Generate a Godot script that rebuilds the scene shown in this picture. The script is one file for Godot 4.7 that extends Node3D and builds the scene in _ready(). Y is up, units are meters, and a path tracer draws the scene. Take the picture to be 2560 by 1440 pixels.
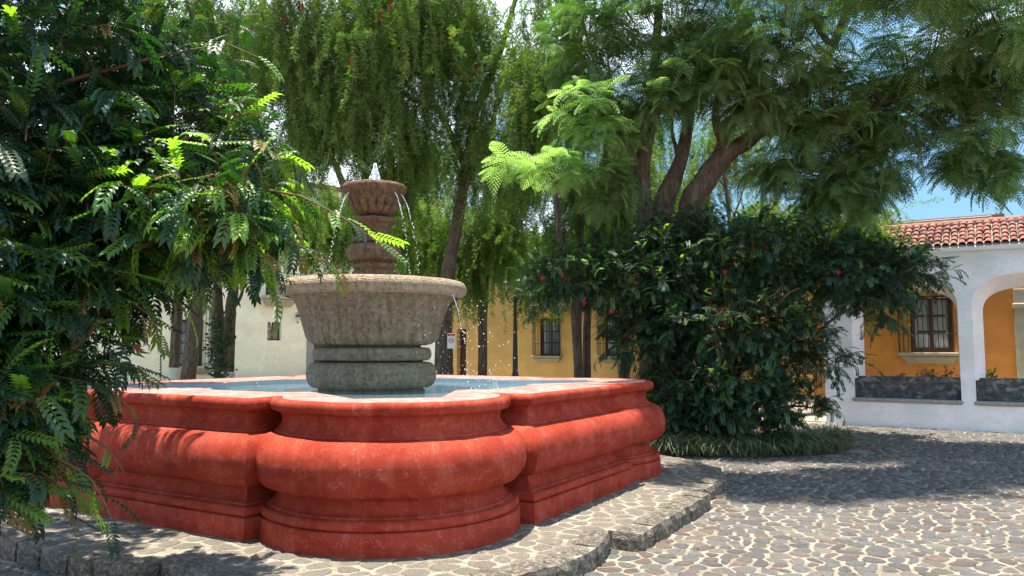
extends Node3D
# A red quatrefoil fountain on a cobbled plaza, shrubs and drooping trees, houses behind.
const F := 1934.0
const PITCH := 0.07740      # camera looks up a little
const EYE := 1.6
var R := RandomNumberGenerator.new()
var M := {}
var names := {}

# ---------------------------------------------------------------- mesh builder
class MB:
	var v := PackedVector3Array()
	var n := PackedVector3Array()
	var c := PackedColorArray()
	var i := PackedInt32Array()
	var smooth := true
	func tri(a: Vector3, b: Vector3, d: Vector3, na: Vector3, nb: Vector3, nd: Vector3):
		var s := v.size()
		var cr := (b - a).cross(d - a)
		if cr.length_squared() < 1e-16: return
		v.push_back(a); n.push_back(na)
		if cr.dot(na + nb + nd) > 0.0:
			v.push_back(d); n.push_back(nd); v.push_back(b); n.push_back(nb)
		else:
			v.push_back(b); n.push_back(nb); v.push_back(d); n.push_back(nd)
		i.push_back(s); i.push_back(s + 1); i.push_back(s + 2)
	func flat(a: Vector3, b: Vector3, d: Vector3, hint: Vector3):
		var cr := (b - a).cross(d - a).normalized()
		if cr.dot(hint) < 0.0: cr = -cr
		tri(a, b, d, cr, cr, cr)
	func quad(a: Vector3, b: Vector3, d: Vector3, e: Vector3, hint: Vector3):
		flat(a, b, d, hint); flat(a, d, e, hint)
	func squad(a: Vector3, b: Vector3, d: Vector3, e: Vector3, na: Vector3, nb: Vector3, nd: Vector3, ne: Vector3):
		tri(a, b, d, na, nb, nd); tri(a, d, e, na, nd, ne)
	# leaf face: no care for sides
	func leaf(a: Vector3, b: Vector3, d: Vector3):
		var cr := (d - a).cross(b - a).normalized()
		var s := v.size()
		v.push_back(a); v.push_back(b); v.push_back(d)
		n.push_back(cr); n.push_back(cr); n.push_back(cr)
		i.push_back(s); i.push_back(s + 1); i.push_back(s + 2)
	func box(lo: Vector3, hi: Vector3, bev := 0.0, X := Transform3D()):
		var q := []
		var ce := (lo + hi) * 0.5
		var h := (hi - lo) * 0.5
		var b: float = min(bev, min(h.x, min(h.y, h.z)) * 0.9)
		for ax in 3:
			for s in [-1.0, 1.0]:
				var u := (ax + 1) % 3
				var w := (ax + 2) % 3
				var nr := Vector3.ZERO; nr[ax] = s
				var pts := []
				for k in [[-1, -1], [1, -1], [1, 1], [-1, 1]]:
					var p := Vector3.ZERO
					p[ax] = h[ax] * s; p[u] = (h[u] - b) * k[0]; p[w] = (h[w] - b) * k[1]
					pts.append(X * (ce + p))
				quad(pts[0], pts[1], pts[2], pts[3], X.basis * nr)
		if b > 0.0:
			for ax in 3:
				var u := (ax + 1) % 3
				var w := (ax + 2) % 3
				for su in [-1.0, 1.0]:
					for sw in [-1.0, 1.0]:
						var a0 := Vector3.ZERO; var a1 := Vector3.ZERO
						a0[u] = h[u] * su; a0[w] = (h[w] - b) * sw
						a1[u] = (h[u] - b) * su; a1[w] = h[w] * sw
						var p0 := a0; p0[ax] = -h[ax] + b
						var p1 := a0; p1[ax] = h[ax] - b
						var p2 := a1; p2[ax] = h[ax] - b
						var p3 := a1; p3[ax] = -h[ax] + b
						var nr := Vector3.ZERO; nr[u] = su; nr[w] = sw
						quad(X * (ce + p0), X * (ce + p1), X * (ce + p2), X * (ce + p3), X.basis * nr)
			for sx in [-1.0, 1.0]:
				for sy in [-1.0, 1.0]:
					for sz in [-1.0, 1.0]:
						var s := Vector3(sx, sy, sz)
						var e := h * s
						flat(X * (ce + e - Vector3(0, b * sy, b * sz)), X * (ce + e - Vector3(b * sx, 0, b * sz)), X * (ce + e - Vector3(b * sx, b * sy, 0)), X.basis * s)
	func tube(p: Array, r: Array, sides := 8, cap := true, wob := 0.0, seed_ := 1.0):
		var rings := []
		var nr := []
		var side := Vector3.RIGHT
		for k in p.size():
			var t: Vector3 = (p[min(k + 1, p.size() - 1)] - p[max(k - 1, 0)]).normalized()
			if abs(t.dot(side)) > 0.9: side = Vector3.FORWARD if abs(t.z) < 0.8 else Vector3.UP
			var x := (side - t * t.dot(side)).normalized()
			side = x
			var y := t.cross(x)
			var ring := []
			var rn := []
			for s in sides:
				var a := TAU * s / sides
				var d := x * cos(a) + y * sin(a)
				var rr: float = r[k] * (1.0 + wob * sin(a * 3.0 + k * 1.3 + seed_) + wob * 0.7 * sin(a * 2.0 - k * 0.9 + seed_ * 2.0))
				ring.append(p[k] + d * rr)
				rn.append(d)
			rings.append(ring); nr.append(rn)
		for k in p.size() - 1:
			for s in sides:
				var s2 := (s + 1) % sides
				squad(rings[k][s], rings[k][s2], rings[k + 1][s2], rings[k + 1][s], nr[k][s], nr[k][s2], nr[k + 1][s2], nr[k + 1][s])
		if cap:
			for e in [0, p.size() - 1]:
				var hint: Vector3 = (p[0] - p[1]) if e == 0 else (p[e] - p[e - 1])
				for s in sides - 2:
					flat(rings[e][0], rings[e][s + 1], rings[e][s + 2], hint)
	# profile: array of Vector2(radius, height); fn(angle,k)->extra radius
	func lathe(pr: Array, segs := 48, wob := 0.0, flute := 0, fl_amp := 0.0, fl_lo := 0.0, fl_hi := 0.0, nz: FastNoiseLite = null):
		var sg := []
		for k in pr.size() - 1:
			var t: Vector2 = pr[k + 1] - pr[k]
			sg.append(Vector2(t.y, -t.x).normalized())
		var lo := []
		var hi := []
		for k in sg.size():
			var p0: Vector2 = sg[max(k - 1, 0)]
			var p1: Vector2 = sg[min(k + 1, sg.size() - 1)]
			lo.append((p0 + sg[k]).normalized() if p0.dot(sg[k]) > 0.6 else sg[k])
			hi.append((p1 + sg[k]).normalized() if p1.dot(sg[k]) > 0.6 else sg[k])
		var P := []
		for k in pr.size():
			var row := []
			for s in segs:
				var a := TAU * s / segs
				var rr: float = pr[k].x
				if nz and rr > 0.02: rr += wob * nz.get_noise_3d(cos(a) * rr * 9.0, pr[k].y * 9.0, sin(a) * rr * 9.0)
				if flute > 0 and pr[k].y > fl_lo and pr[k].y < fl_hi:
					var m := sin(PI * (pr[k].y - fl_lo) / (fl_hi - fl_lo))
					rr += fl_amp * (abs(sin(a * flute * 0.5)) - 0.6) * m
				row.append(Vector3(cos(a) * rr, pr[k].y, sin(a) * rr))
			P.append(row)
		for k in pr.size() - 1:
			for s in segs:
				var s2 := (s + 1) % segs
				var a := TAU * s / segs
				var b := TAU * s2 / segs
				var n0 := Vector3(cos(a) * lo[k].x, lo[k].y, sin(a) * lo[k].x)
				var n1 := Vector3(cos(b) * lo[k].x, lo[k].y, sin(b) * lo[k].x)
				var n2 := Vector3(cos(b) * hi[k].x, hi[k].y, sin(b) * hi[k].x)
				var n3 := Vector3(cos(a) * hi[k].x, hi[k].y, sin(a) * hi[k].x)
				if flute > 0:
					quad(P[k][s], P[k][s2], P[k + 1][s2], P[k + 1][s], n0 + n2)
				else:
					squad(P[k][s], P[k][s2], P[k + 1][s2], P[k + 1][s], n0, n1, n2, n3)
	# polygon in xy plane extruded from z0 to z1
	func prism(poly: PackedVector2Array, z0: float, z1: float, X := Transform3D()):
		var t := Geometry2D.triangulate_polygon(poly)
		for k in range(0, t.size(), 3):
			for zz in [z0, z1]:
				var hint := Vector3(0, 0, 1) if zz == max(z0, z1) else Vector3(0, 0, -1)
				flat(X * Vector3(poly[t[k]].x, poly[t[k]].y, zz), X * Vector3(poly[t[k + 1]].x, poly[t[k + 1]].y, zz), X * Vector3(poly[t[k + 2]].x, poly[t[k + 2]].y, zz), X.basis * hint)
		var cw := Geometry2D.is_polygon_clockwise(poly)
		for k in poly.size():
			var a := poly[k]
			var b := poly[(k + 1) % poly.size()]
			var d := b - a
			var o := Vector2(d.y, -d.x) if not cw else Vector2(-d.y, d.x)
			quad(X * Vector3(a.x, a.y, z0), X * Vector3(b.x, b.y, z0), X * Vector3(b.x, b.y, z1), X * Vector3(a.x, a.y, z1), X.basis * Vector3(o.x, o.y, 0))
	func paint(col: Color):
		while c.size() < v.size(): c.push_back(col)
	func mesh() -> ArrayMesh:
		var a := []
		a.resize(Mesh.ARRAY_MAX)
		a[Mesh.ARRAY_VERTEX] = v
		a[Mesh.ARRAY_NORMAL] = n
		if c.size() == v.size() and c.size() > 0: a[Mesh.ARRAY_COLOR] = c
		a[Mesh.ARRAY_INDEX] = i
		var m := ArrayMesh.new()
		m.add_surface_from_arrays(Mesh.PRIMITIVE_TRIANGLES, a)
		return m

# ---------------------------------------------------------------- scene helpers
func ray(px: float, py: float) -> Vector3:
	var x := (px - 1280.0) / F
	var y := -(py - 720.0) / F
	return Vector3(x, y * cos(PITCH) + sin(PITCH), y * sin(PITCH) - cos(PITCH))
func at(px: float, py: float, depth: float) -> Vector3:
	var d := ray(px, py)
	return Vector3(0, EYE, 0) + d * (depth / -d.z)
func on_plane(node: Node3D, px: float, py: float, zoff := 0.0) -> Vector2:
	var inv := node.transform.affine_inverse()
	var o := inv * Vector3(0, EYE, 0)
	var d := inv.basis * ray(px, py)
	var t := (zoff - o.z) / d.z
	return Vector2(o.x + d.x * t, o.y + d.y * t)
func numbered(called: String) -> String:
	var k: int = names.get(called, 0)
	names[called] = k + 1
	return called if k == 0 else "%s_%03d" % [called, k]
func thing(called: String, label: String, category: String, pos := Vector3.ZERO, turn := 0.0, group := "") -> Node3D:
	var o := Node3D.new()
	o.name = numbered(called)
	o.position = pos
	o.rotation.y = turn
	o.set_meta("label", label)
	o.set_meta("category", category)
	if group: o.set_meta("group", group)
	add_child(o)
	return o
func part(parent: Node, called: String, mesh: Mesh, m: Material, label := "", kind := "") -> MeshInstance3D:
	var o := MeshInstance3D.new()
	o.name = called if parent != self else numbered(called)
	o.mesh = mesh
	o.material_override = m
	if label: o.set_meta("label", label)
	if kind: o.set_meta("kind", kind)
	parent.add_child(o, true)
	return o
func holder(parent: Node, called: String) -> Node3D:
	var o := Node3D.new()
	o.name = called
	parent.add_child(o, true)
	return o
func many(parent: Node, called: String, mesh: Mesh, m: Material, xf: Array, cols: Array, label := "") -> MultiMeshInstance3D:
	var mm := MultiMesh.new()
	mm.transform_format = MultiMesh.TRANSFORM_3D
	mm.use_colors = cols.size() > 0
	mm.mesh = mesh
	mm.instance_count = xf.size()
	for k in xf.size():
		mm.set_instance_transform(k, xf[k])
		if cols.size() > 0: mm.set_instance_color(k, cols[k])
	var o := MultiMeshInstance3D.new()
	o.name = called
	o.multimesh = mm
	o.material_override = m
	o.set_meta("kind", "stuff")
	if label: o.set_meta("label", label)
	parent.add_child(o, true)
	return o
func rf(a: float, b: float) -> float: return R.randf_range(a, b)
func rdir() -> Vector3:
	var z := rf(-1, 1)
	var a := rf(0, TAU)
	var q := sqrt(1 - z * z)
	return Vector3(q * cos(a), z, q * sin(a))
func frame(d: Vector3, up: Vector3, s := 1.0) -> Basis:
	var z := d.normalized()
	var x := up.cross(z)
	if x.length() < 0.05: x = Vector3.RIGHT.cross(z)
	x = x.normalized()
	return Basis(x * s, z.cross(x) * s, z * s)

# ---------------------------------------------------------------- textures and materials
func noise_bytes(size: int, freq: float, oct: int, seed_: int, kind := FastNoiseLite.TYPE_SIMPLEX_SMOOTH, fr := FastNoiseLite.FRACTAL_FBM) -> PackedByteArray:
	var f := FastNoiseLite.new()
	f.noise_type = kind
	f.frequency = freq
	f.fractal_octaves = oct
	f.fractal_type = fr
	f.seed = seed_
	var im := f.get_seamless_image(size, size)
	im.convert(Image.FORMAT_L8)
	return im.get_data()
func lin(r: float, g: float, b: float) -> Color:
	return Color(r, g, b).linear_to_srgb()
func tex(size: int, fn: Callable) -> ImageTexture:
	var d := PackedByteArray()
	d.resize(size * size * 3)
	for k in size * size:
		var c: Color = fn.call(k)
		d[k * 3] = int(clampf(c.r, 0, 1) * 255.0)
		d[k * 3 + 1] = int(clampf(c.g, 0, 1) * 255.0)
		d[k * 3 + 2] = int(clampf(c.b, 0, 1) * 255.0)
	return ImageTexture.create_from_image(Image.create_from_data(size, size, false, Image.FORMAT_RGB8, d))
func gray(b: PackedByteArray, size: int) -> ImageTexture:
	return ImageTexture.create_from_image(Image.create_from_data(size, size, false, Image.FORMAT_L8, b))
func mat(called: String, col: Color, rough := 0.8, t: Texture2D = null, scale := Vector3.ONE, bump: Texture2D = null, bscale := 1.0, world := true) -> StandardMaterial3D:
	var m := StandardMaterial3D.new()
	m.resource_name = called
	m.albedo_color = col
	m.roughness = rough
	if t:
		m.albedo_texture = t
	if bump:
		m.heightmap_enabled = true
		m.heightmap_texture = bump
		m.heightmap_scale = bscale
	if t or bump:
		m.uv1_triplanar = true
		m.uv1_world_triplanar = world
		m.uv1_scale = scale
	M[called] = m
	return m
func leaf_mat(called: String, rough := 0.45, back := Color(0.5, 0.62, 0.12)) -> StandardMaterial3D:
	var m := mat(called, Color.WHITE, rough)
	m.vertex_color_use_as_albedo = true
	m.backlight_enabled = true
	m.backlight = back
	m.metallic_specular = 0.35
	m.cull_mode = BaseMaterial3D.CULL_DISABLED
	return m
func ss(a: float, b: float, x: float) -> float: return smoothstep(a, b, x)

func make_materials():
	var S := 512
	var n1 := noise_bytes(S, 0.006, 4, 3)
	var n2 := noise_bytes(S, 0.03, 4, 7)
	var n3 := noise_bytes(S, 0.12, 3, 11)
	var rid := noise_bytes(S, 0.012, 3, 21, FastNoiseLite.TYPE_SIMPLEX_SMOOTH, FastNoiseLite.FRACTAL_RIDGED)
	var rid2 := noise_bytes(S, 0.02, 2, 33, FastNoiseLite.TYPE_SIMPLEX_SMOOTH, FastNoiseLite.FRACTAL_RIDGED)
	var cell := noise_bytes(S, 0.05, 2, 5, FastNoiseLite.TYPE_CELLULAR)
	var bump_fine := gray(n2, S)
	var grit := gray(n3, S)
	# weathered red limewash: blotches, chalky scuffs, hairline scratches
	var red := func(k: int) -> Color:
		var a := n1[k] / 255.0
		var b := n2[k] / 255.0
		var g := n3[k] / 255.0
		var c := Color(0.260, 0.031, 0.016).lerp(Color(0.335, 0.049, 0.027), ss(0.35, 0.65, a))
		c = c.lerp(Color(0.38, 0.085, 0.056), ss(0.42, 0.70, b) * 0.8 * ss(0.35, 0.7, g))
		c = c.lerp(Color(0.38, 0.145, 0.11), ss(0.60, 0.72, b) * ss(0.48, 0.64, a) * ss(0.45, 0.65, g) * 0.8)
		c = c.lerp(Color(0.45, 0.24, 0.20), ss(0.935, 0.965, rid[k] / 255.0) * ss(0.55, 0.7, b) * 0.75)
		var dr := n2[(absi(256 - k / S) / 5) * S + k % S] / 255.0
		c = c.lerp(Color(0.40, 0.13, 0.095), ss(0.68, 0.78, dr) * ss(0.4, 0.6, a) * 0.3)
		c = c.lerp(Color(0.20, 0.022, 0.013), ss(0.66, 0.78, 1.0 - dr) * 0.3)
		c = c.lerp(Color(0.165, 0.022, 0.014), ss(0.66, 0.8, 1.0 - b) * ss(0.5, 0.7, 1.0 - a) * 0.5)
		return c.linear_to_srgb()
	mat("red_paint", Color.WHITE, 0.8, tex(S, red), Vector3.ONE * 0.55, bump_fine, 0.5).metallic_specular = 0.2
	var pink := func(k: int) -> Color:
		var a := n1[k] / 255.0
		var b := n2[k] / 255.0
		var g := n3[k] / 255.0
		var c := Color(0.34, 0.135, 0.11).lerp(Color(0.42, 0.24, 0.215), ss(0.3, 0.7, b))  # whitish pink puts overexposed sun glare into the faded paint
		c = c.lerp(Color(0.31, 0.075, 0.052), ss(0.52, 0.66, a) * ss(0.4, 0.6, b) * 0.8)
		c = c.lerp(Color(0.22, 0.12, 0.10), ss(0.66, 0.78, g) * ss(0.55, 0.7, b) * 0.5)
		return c.linear_to_srgb()
	mat("pink_glare_paint", Color.WHITE, 0.75, tex(S, pink), Vector3.ONE * 0.55, bump_fine, 0.35)
	# carved volcanic stone
	var stone := func(k: int) -> Color:
		var a := n1[k] / 255.0
		var b := n2[k] / 255.0
		var g := n3[k] / 255.0
		var c := Color(0.205, 0.145, 0.088).lerp(Color(0.285, 0.215, 0.140), ss(0.3, 0.7, a))
		c = c.lerp(Color(0.055, 0.038, 0.027), ss(0.5, 0.72, 1.0 - b) * 0.7)
		c = c.lerp(Color(0.32, 0.26, 0.18), ss(0.55, 0.8, g) * ss(0.4, 0.6, b) * 0.7)
		var sk := n2[(absi(256 - k / S) / 4) * S + k % S] / 255.0
		var sk2 := n1[(absi(256 - k / S) / 4 + 100) * S + k % S] / 255.0
		c = c.lerp(Color(0.14, 0.12, 0.03), ss(0.60, 0.70, sk2) * ss(0.4, 0.62, b) * 0.6)
		c = c.lerp(Color(0.045, 0.032, 0.022), ss(0.60, 0.72, sk) * 0.55)
		c = c.lerp(Color(0.32, 0.28, 0.23), ss(0.66, 0.76, 1.0 - sk) * ss(0.4, 0.55, g) * 0.7)
		return c.linear_to_srgb()
	mat("carved_stone", Color.WHITE, 0.85, tex(S, stone), Vector3(0.9, 0.9, 0.9), grit, 4.0)
	var mossy := func(k: int) -> Color:
		var a := n1[k] / 255.0
		var b := n2[k] / 255.0
		var g := n3[k] / 255.0
		var c := Color(0.150, 0.123, 0.074).lerp(Color(0.215, 0.182, 0.122), ss(0.3, 0.7, a))
		c = c.lerp(Color(0.07, 0.068, 0.03), ss(0.5, 0.7, 1.0 - b) * 0.7)
		c = c.lerp(Color(0.28, 0.27, 0.22), ss(0.56, 0.8, g) * ss(0.45, 0.6, b) * 0.7)
		return c.linear_to_srgb()
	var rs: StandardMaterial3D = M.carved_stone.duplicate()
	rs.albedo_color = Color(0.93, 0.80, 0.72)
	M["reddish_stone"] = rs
	mat("mossy_stone", Color.WHITE, 0.7, tex(S, mossy), Vector3(0.9, 0.9, 0.9), grit, 3.0)
	var tan := func(k: int) -> Color:
		var a := n1[k] / 255.0
		var b := n2[k] / 255.0
		var g := n3[k] / 255.0
		var c := Color(0.27, 0.195, 0.115).lerp(Color(0.35, 0.275, 0.19), ss(0.3, 0.7, a))
		c = c.lerp(Color(0.15, 0.10, 0.05), ss(0.52, 0.7, 1.0 - b) * 0.7)
		c = c.lerp(Color(0.46, 0.41, 0.34), ss(0.5, 0.75, g) * ss(0.4, 0.6, b) * 0.7)
		return c.linear_to_srgb()
	mat("pale_stone", Color.WHITE, 0.85, tex(S, tan), Vector3(0.9, 0.9, 0.9), grit, 3.0)
	# mortar between the cobbles: pale lime and grit
	var mortar := func(k: int) -> Color:
		var a := n1[k] / 255.0
		var b := n2[k] / 255.0
		var g := n3[k] / 255.0
		var c := Color(0.265, 0.23, 0.175).lerp(Color(0.355, 0.31, 0.245), ss(0.3, 0.7, a))
		c = c.lerp(Color(0.16, 0.125, 0.085), ss(0.42, 0.7, b) * ss(0.4, 0.65, g))
		c = c.lerp(Color(0.22, 0.18, 0.13), ss(0.62, 0.75, 1.0 - a) * 0.6)
		return c.linear_to_srgb()
	mat("mortar", Color.WHITE, 0.95, tex(S, mortar), Vector3(0.7, 0.7, 0.7), grit, 2.5)
	var cob := func(k: int) -> Color:
		var b := n2[k] / 255.0
		var g := n3[k] / 255.0
		var q := 0.62 + 0.3 * b
		var c := Color(q, q, q)
		c = c.lerp(Color(1.0, 0.97, 0.9), ss(0.6, 0.8, g) * 0.6)
		c = c.lerp(Color(0.38, 0.36, 0.34), ss(0.58, 0.75, 1.0 - g) * ss(0.4, 0.6, b) * 0.7)
		return c
	var cm := mat("cobble", Color.WHITE, 0.8, tex(S, cob), Vector3(1.7, 1.7, 1.7), grit, 1.5)
	cm.vertex_color_use_as_albedo = true
	# dusty grip of lime over the kerb stones
	var kerb := func(k: int) -> Color:
		var a := n1[k] / 255.0
		var b := n2[k] / 255.0
		var g := n3[k] / 255.0
		var c := Color(0.135, 0.105, 0.078).lerp(Color(0.205, 0.17, 0.13), ss(0.3, 0.7, a))
		c = c.lerp(Color(0.36, 0.33, 0.27), ss(0.55, 0.7, b) * 0.8)
		c = c.lerp(Color(0.055, 0.045, 0.035), ss(0.52, 0.7, 1.0 - g) * ss(0.4, 0.6, 1.0 - b))
		return c.linear_to_srgb()
	mat("kerb_stone", Color.WHITE, 0.9, tex(S, kerb), Vector3(1.3, 1.3, 1.3), grit, 3.0)
	# plaster walls
	var plaster := func(k: int) -> Color:
		var a := n1[k] / 255.0
		var b := n2[k] / 255.0
		var g := n3[k] / 255.0
		var q := 0.93 + 0.07 * ss(0.3, 0.7, a) - 0.06 * ss(0.55, 0.75, b) * ss(0.4, 0.7, a) - 0.03 * g
		return Color(q, q, q * 0.99)
	var pt := tex(S, plaster)
	mat("cream_wall", lin(0.84, 0.79, 0.61), 0.9, pt, Vector3.ONE * 0.25, bump_fine, 0.6)
	mat("yellow_wall", lin(0.78, 0.48, 0.17), 0.9, pt, Vector3.ONE * 0.25, bump_fine, 0.6)
	mat("white_wall", lin(0.80, 0.80, 0.85), 0.9, pt, Vector3.ONE * 0.4, bump_fine, 0.8)
	mat("lilac_wall", lin(0.76, 0.72, 0.76), 0.9, pt, Vector3.ONE * 0.4, bump_fine, 0.8)
	mat("orange_wall", lin(0.68, 0.265, 0.055), 0.9, pt, Vector3.ONE * 0.3, bump_fine, 0.5)
	var soot := func(k: int) -> Color:
		var a := n1[k] / 255.0
		var b := n2[k] / 255.0
		var g := n3[k] / 255.0
		var c := Color(0.045, 0.045, 0.045).lerp(Color(0.10, 0.10, 0.10), ss(0.35, 0.7, b))
		c = c.lerp(Color(0.30, 0.30, 0.29), ss(0.56, 0.68, a) * ss(0.4, 0.7, b) * 0.8)
		c = c.lerp(Color(0.36, 0.36, 0.34), ss(0.9, 0.96, rid2[k] / 255.0) * ss(0.5, 0.6, a) * 0.6)
		return c.linear_to_srgb()
	mat("sooty_stone", Color.WHITE, 0.9, tex(S, soot), Vector3(0.5, 0.5, 0.5), grit, 1.2)
	mat("trim_stone", lin(0.42, 0.38, 0.28), 0.9, pt, Vector3.ONE * 0.8, grit, 1.0)
	mat("grey_cement", lin(0.30, 0.28, 0.26), 0.95, pt, Vector3.ONE * 0.6, grit, 1.2)
	var tilet := func(k: int) -> Color:
		var a := n1[k] / 255.0
		var b := n2[k] / 255.0
		var g := n3[k] / 255.0
		var q := 0.75 + 0.25 * b
		var c := Color(q, q, q)
		c = c.lerp(Color(0.42, 0.42, 0.42), ss(0.55, 0.75, g) * ss(0.45, 0.7, b) * 0.7)
		c = c.lerp(Color(1, 0.95, 0.85), ss(0.6, 0.75, a) * 0.4)
		return c
	var tt := tex(S, tilet)
	mat("tile_a", lin(0.34, 0.135, 0.10), 0.85, tt, Vector3.ONE * 1.3, grit, 1.0)
	mat("tile_b", lin(0.29, 0.10, 0.075), 0.85, tt, Vector3.ONE * 1.1, grit, 1.0)
	mat("tile_c", lin(0.38, 0.18, 0.12), 0.85, tt, Vector3.ONE * 1.5, grit, 1.0)
	mat("tile_d", lin(0.24, 0.10, 0.08), 0.85, tt, Vector3.ONE * 1.2, grit, 1.0)
	# timber, iron, glass
	mat("brown_wood", lin(0.07, 0.034, 0.018), 0.6, pt, Vector3(3, 0.6, 3), bump_fine, 0.3)
	mat("black_iron", lin(0.012, 0.012, 0.013), 0.5)
	mat("curtain", lin(0.66, 0.66, 0.64), 0.95)
	mat("white_paint", lin(0.75, 0.74, 0.72), 0.7)
	mat("sign_red", lin(0.55, 0.03, 0.03), 0.6)
	mat("blue_door", lin(0.012, 0.016, 0.03), 0.6)
	var gl := mat("glass", Color(0.75, 0.8, 0.82, 0.16), 0.04)
	gl.transparency = BaseMaterial3D.TRANSPARENCY_ALPHA
	# bark
	var bark := func(k: int) -> Color:
		var a := n1[k] / 255.0
		var b := n2[k] / 255.0
		var r := rid[k] / 255.0
		var c := Color(0.085, 0.052, 0.034).lerp(Color(0.14, 0.095, 0.065), ss(0.35, 0.7, b))
		c = c.lerp(Color(0.03, 0.02, 0.015), ss(0.6, 0.85, r) * 0.8)
		c = c.lerp(Color(0.20, 0.16, 0.12), ss(0.6, 0.75, a) * 0.5)
		return c.linear_to_srgb()
	var bt := tex(S, bark)
	mat("bark_brown", Color.WHITE, 0.95, bt, Vector3(1.6, 0.35, 1.6), gray(rid, S), 2.5)
	mat("twig_brown", lin(0.13, 0.065, 0.03), 0.8)
	mat("twig_pale", lin(0.26, 0.21, 0.15), 0.9)
	mat("whitewash", lin(0.62, 0.61, 0.57), 0.95, pt, Vector3(2, 0.8, 2), gray(rid, S), 2.0)
	# foliage
	leaf_mat("leaf_shrub", 0.42, Color(0.62, 0.85, 0.16)).metallic_specular = 0.45
	leaf_mat("leaf_fine", 0.5, Color(0.72, 0.9, 0.42))
	leaf_mat("leaf_weeping", 0.5, Color(0.82, 0.95, 0.24))
	leaf_mat("blade", 0.5, Color(0.3, 0.4, 0.12))
	leaf_mat("petal", 0.8, Color(0.4, 0.2, 0.2))
	# water
	mat("pool_paint", lin(0.27, 0.37, 0.42), 0.6, pt, Vector3.ONE * 0.4, bump_fine, 0.3)
	var wa := mat("pool_water", Color(0.62, 0.80, 0.88, 0.22), 0.03, null, Vector3.ONE * 0.8, bump_fine, 0.5)
	wa.transparency = BaseMaterial3D.TRANSPARENCY_ALPHA
	var fo := mat("splash", Color(0.95, 0.97, 1.0, 0.82), 0.15)
	fo.transparency = BaseMaterial3D.TRANSPARENCY_ALPHA
	var soil := func(k: int) -> Color:
		var a := n1[k] / 255.0
		var g := n3[k] / 255.0
		var c := Color(0.07, 0.05, 0.032).lerp(Color(0.13, 0.10, 0.06), ss(0.3, 0.7, a))
		return c.lerp(Color(0.22, 0.17, 0.10), ss(0.6, 0.8, g) * 0.6).linear_to_srgb()
	mat("soil", Color.WHITE, 0.95, tex(S, soil), Vector3.ONE * 0.8, grit, 3.0)
	var lawn := func(k: int) -> Color:
		var a := n1[k] / 255.0
		var b := n2[k] / 255.0
		var g := n3[k] / 255.0
		var c := Color(0.07, 0.10, 0.025).lerp(Color(0.12, 0.15, 0.045), ss(0.3, 0.7, b))
		return c.lerp(Color(0.20, 0.17, 0.08), ss(0.5, 0.75, a) * ss(0.4, 0.6, g) * 0.7).linear_to_srgb()
	mat("lawn", Color.WHITE, 0.95, tex(S, lawn), Vector3.ONE * 0.6, grit, 4.0)

# ---------------------------------------------------------------- camera, sky, sun
func make_view():
	var cam := Camera3D.new()
	cam.name = "camera"
	cam.position = Vector3(0, EYE, 0)
	cam.rotation.x = PITCH
	cam.fov = rad_to_deg(2.0 * atan(720.0 / F))
	cam.near = 0.05
	cam.far = 600.0
	add_child(cam)
	cam.make_current()
	var env := Environment.new()
	env.background_mode = Environment.BG_SKY
	env.tonemap_mode = Environment.TONE_MAPPER_LINEAR
	env.tonemap_exposure = 3.1
	env.sdfgi_enabled = true
	env.ssao_enabled = true
	env.ssil_enabled = true
	var sm := ProceduralSkyMaterial.new()
	sm.sky_top_color = lin(0.098, 0.21, 0.37)
	sm.sky_horizon_color = lin(0.15, 0.265, 0.36)
	sm.sky_curve = 0.16
	sm.ground_bottom_color = lin(0.18, 0.16, 0.13)
	sm.ground_horizon_color = lin(0.28, 0.32, 0.34)
	sm.sun_angle_max = 1.0
	# soft white cumulus
	var f := FastNoiseLite.new()
	f.noise_type = FastNoiseLite.TYPE_SIMPLEX_SMOOTH
	f.frequency = 0.011
	f.fractal_octaves = 5
	f.seed = 40
	var W := 512
	var H := 256
	var im := Image.create(W, H, false, Image.FORMAT_RGBA8)
	for y in H:
		var el := (0.5 - (y + 0.5) / H) * PI
		for x in W:
			var az := (x + 0.5) / W * TAU
			var d := Vector3(cos(az) * cos(el), sin(el) * 2.2, sin(az) * cos(el)) * 110.0
			var q := ss(-0.06, 0.26, f.get_noise_3dv(d)) if el > 0.0 else 0.0
			im.set_pixel(x, y, Color(0.86, 0.85, 0.83, q * 0.8))
	sm.sky_cover = ImageTexture.create_from_image(im)
	sm.sky_cover_modulate = Color(1, 1, 1, 1)
	var sky := Sky.new()
	sky.sky_material = sm
	env.sky = sky
	var we := WorldEnvironment.new()
	we.name = "environment"
	we.environment = env
	add_child(we)
	var sun := DirectionalLight3D.new()
	sun.name = "sun"
	sun.light_energy = 1.36
	sun.light_color = Color(1.0, 0.965, 0.90)
	sun.light_angular_distance = 0.5
	sun.shadow_enabled = true
	add_child(sun)
	sun.look_at_from_position(Vector3.ZERO, Vector3(0.10, -1.0, 0.052), Vector3.FORWARD)

# ---------------------------------------------------------------- fountain plan
const FC := Vector3(-1.594, 0, -8.871)
const FT := -0.5323      # turn of the fountain's square
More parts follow.
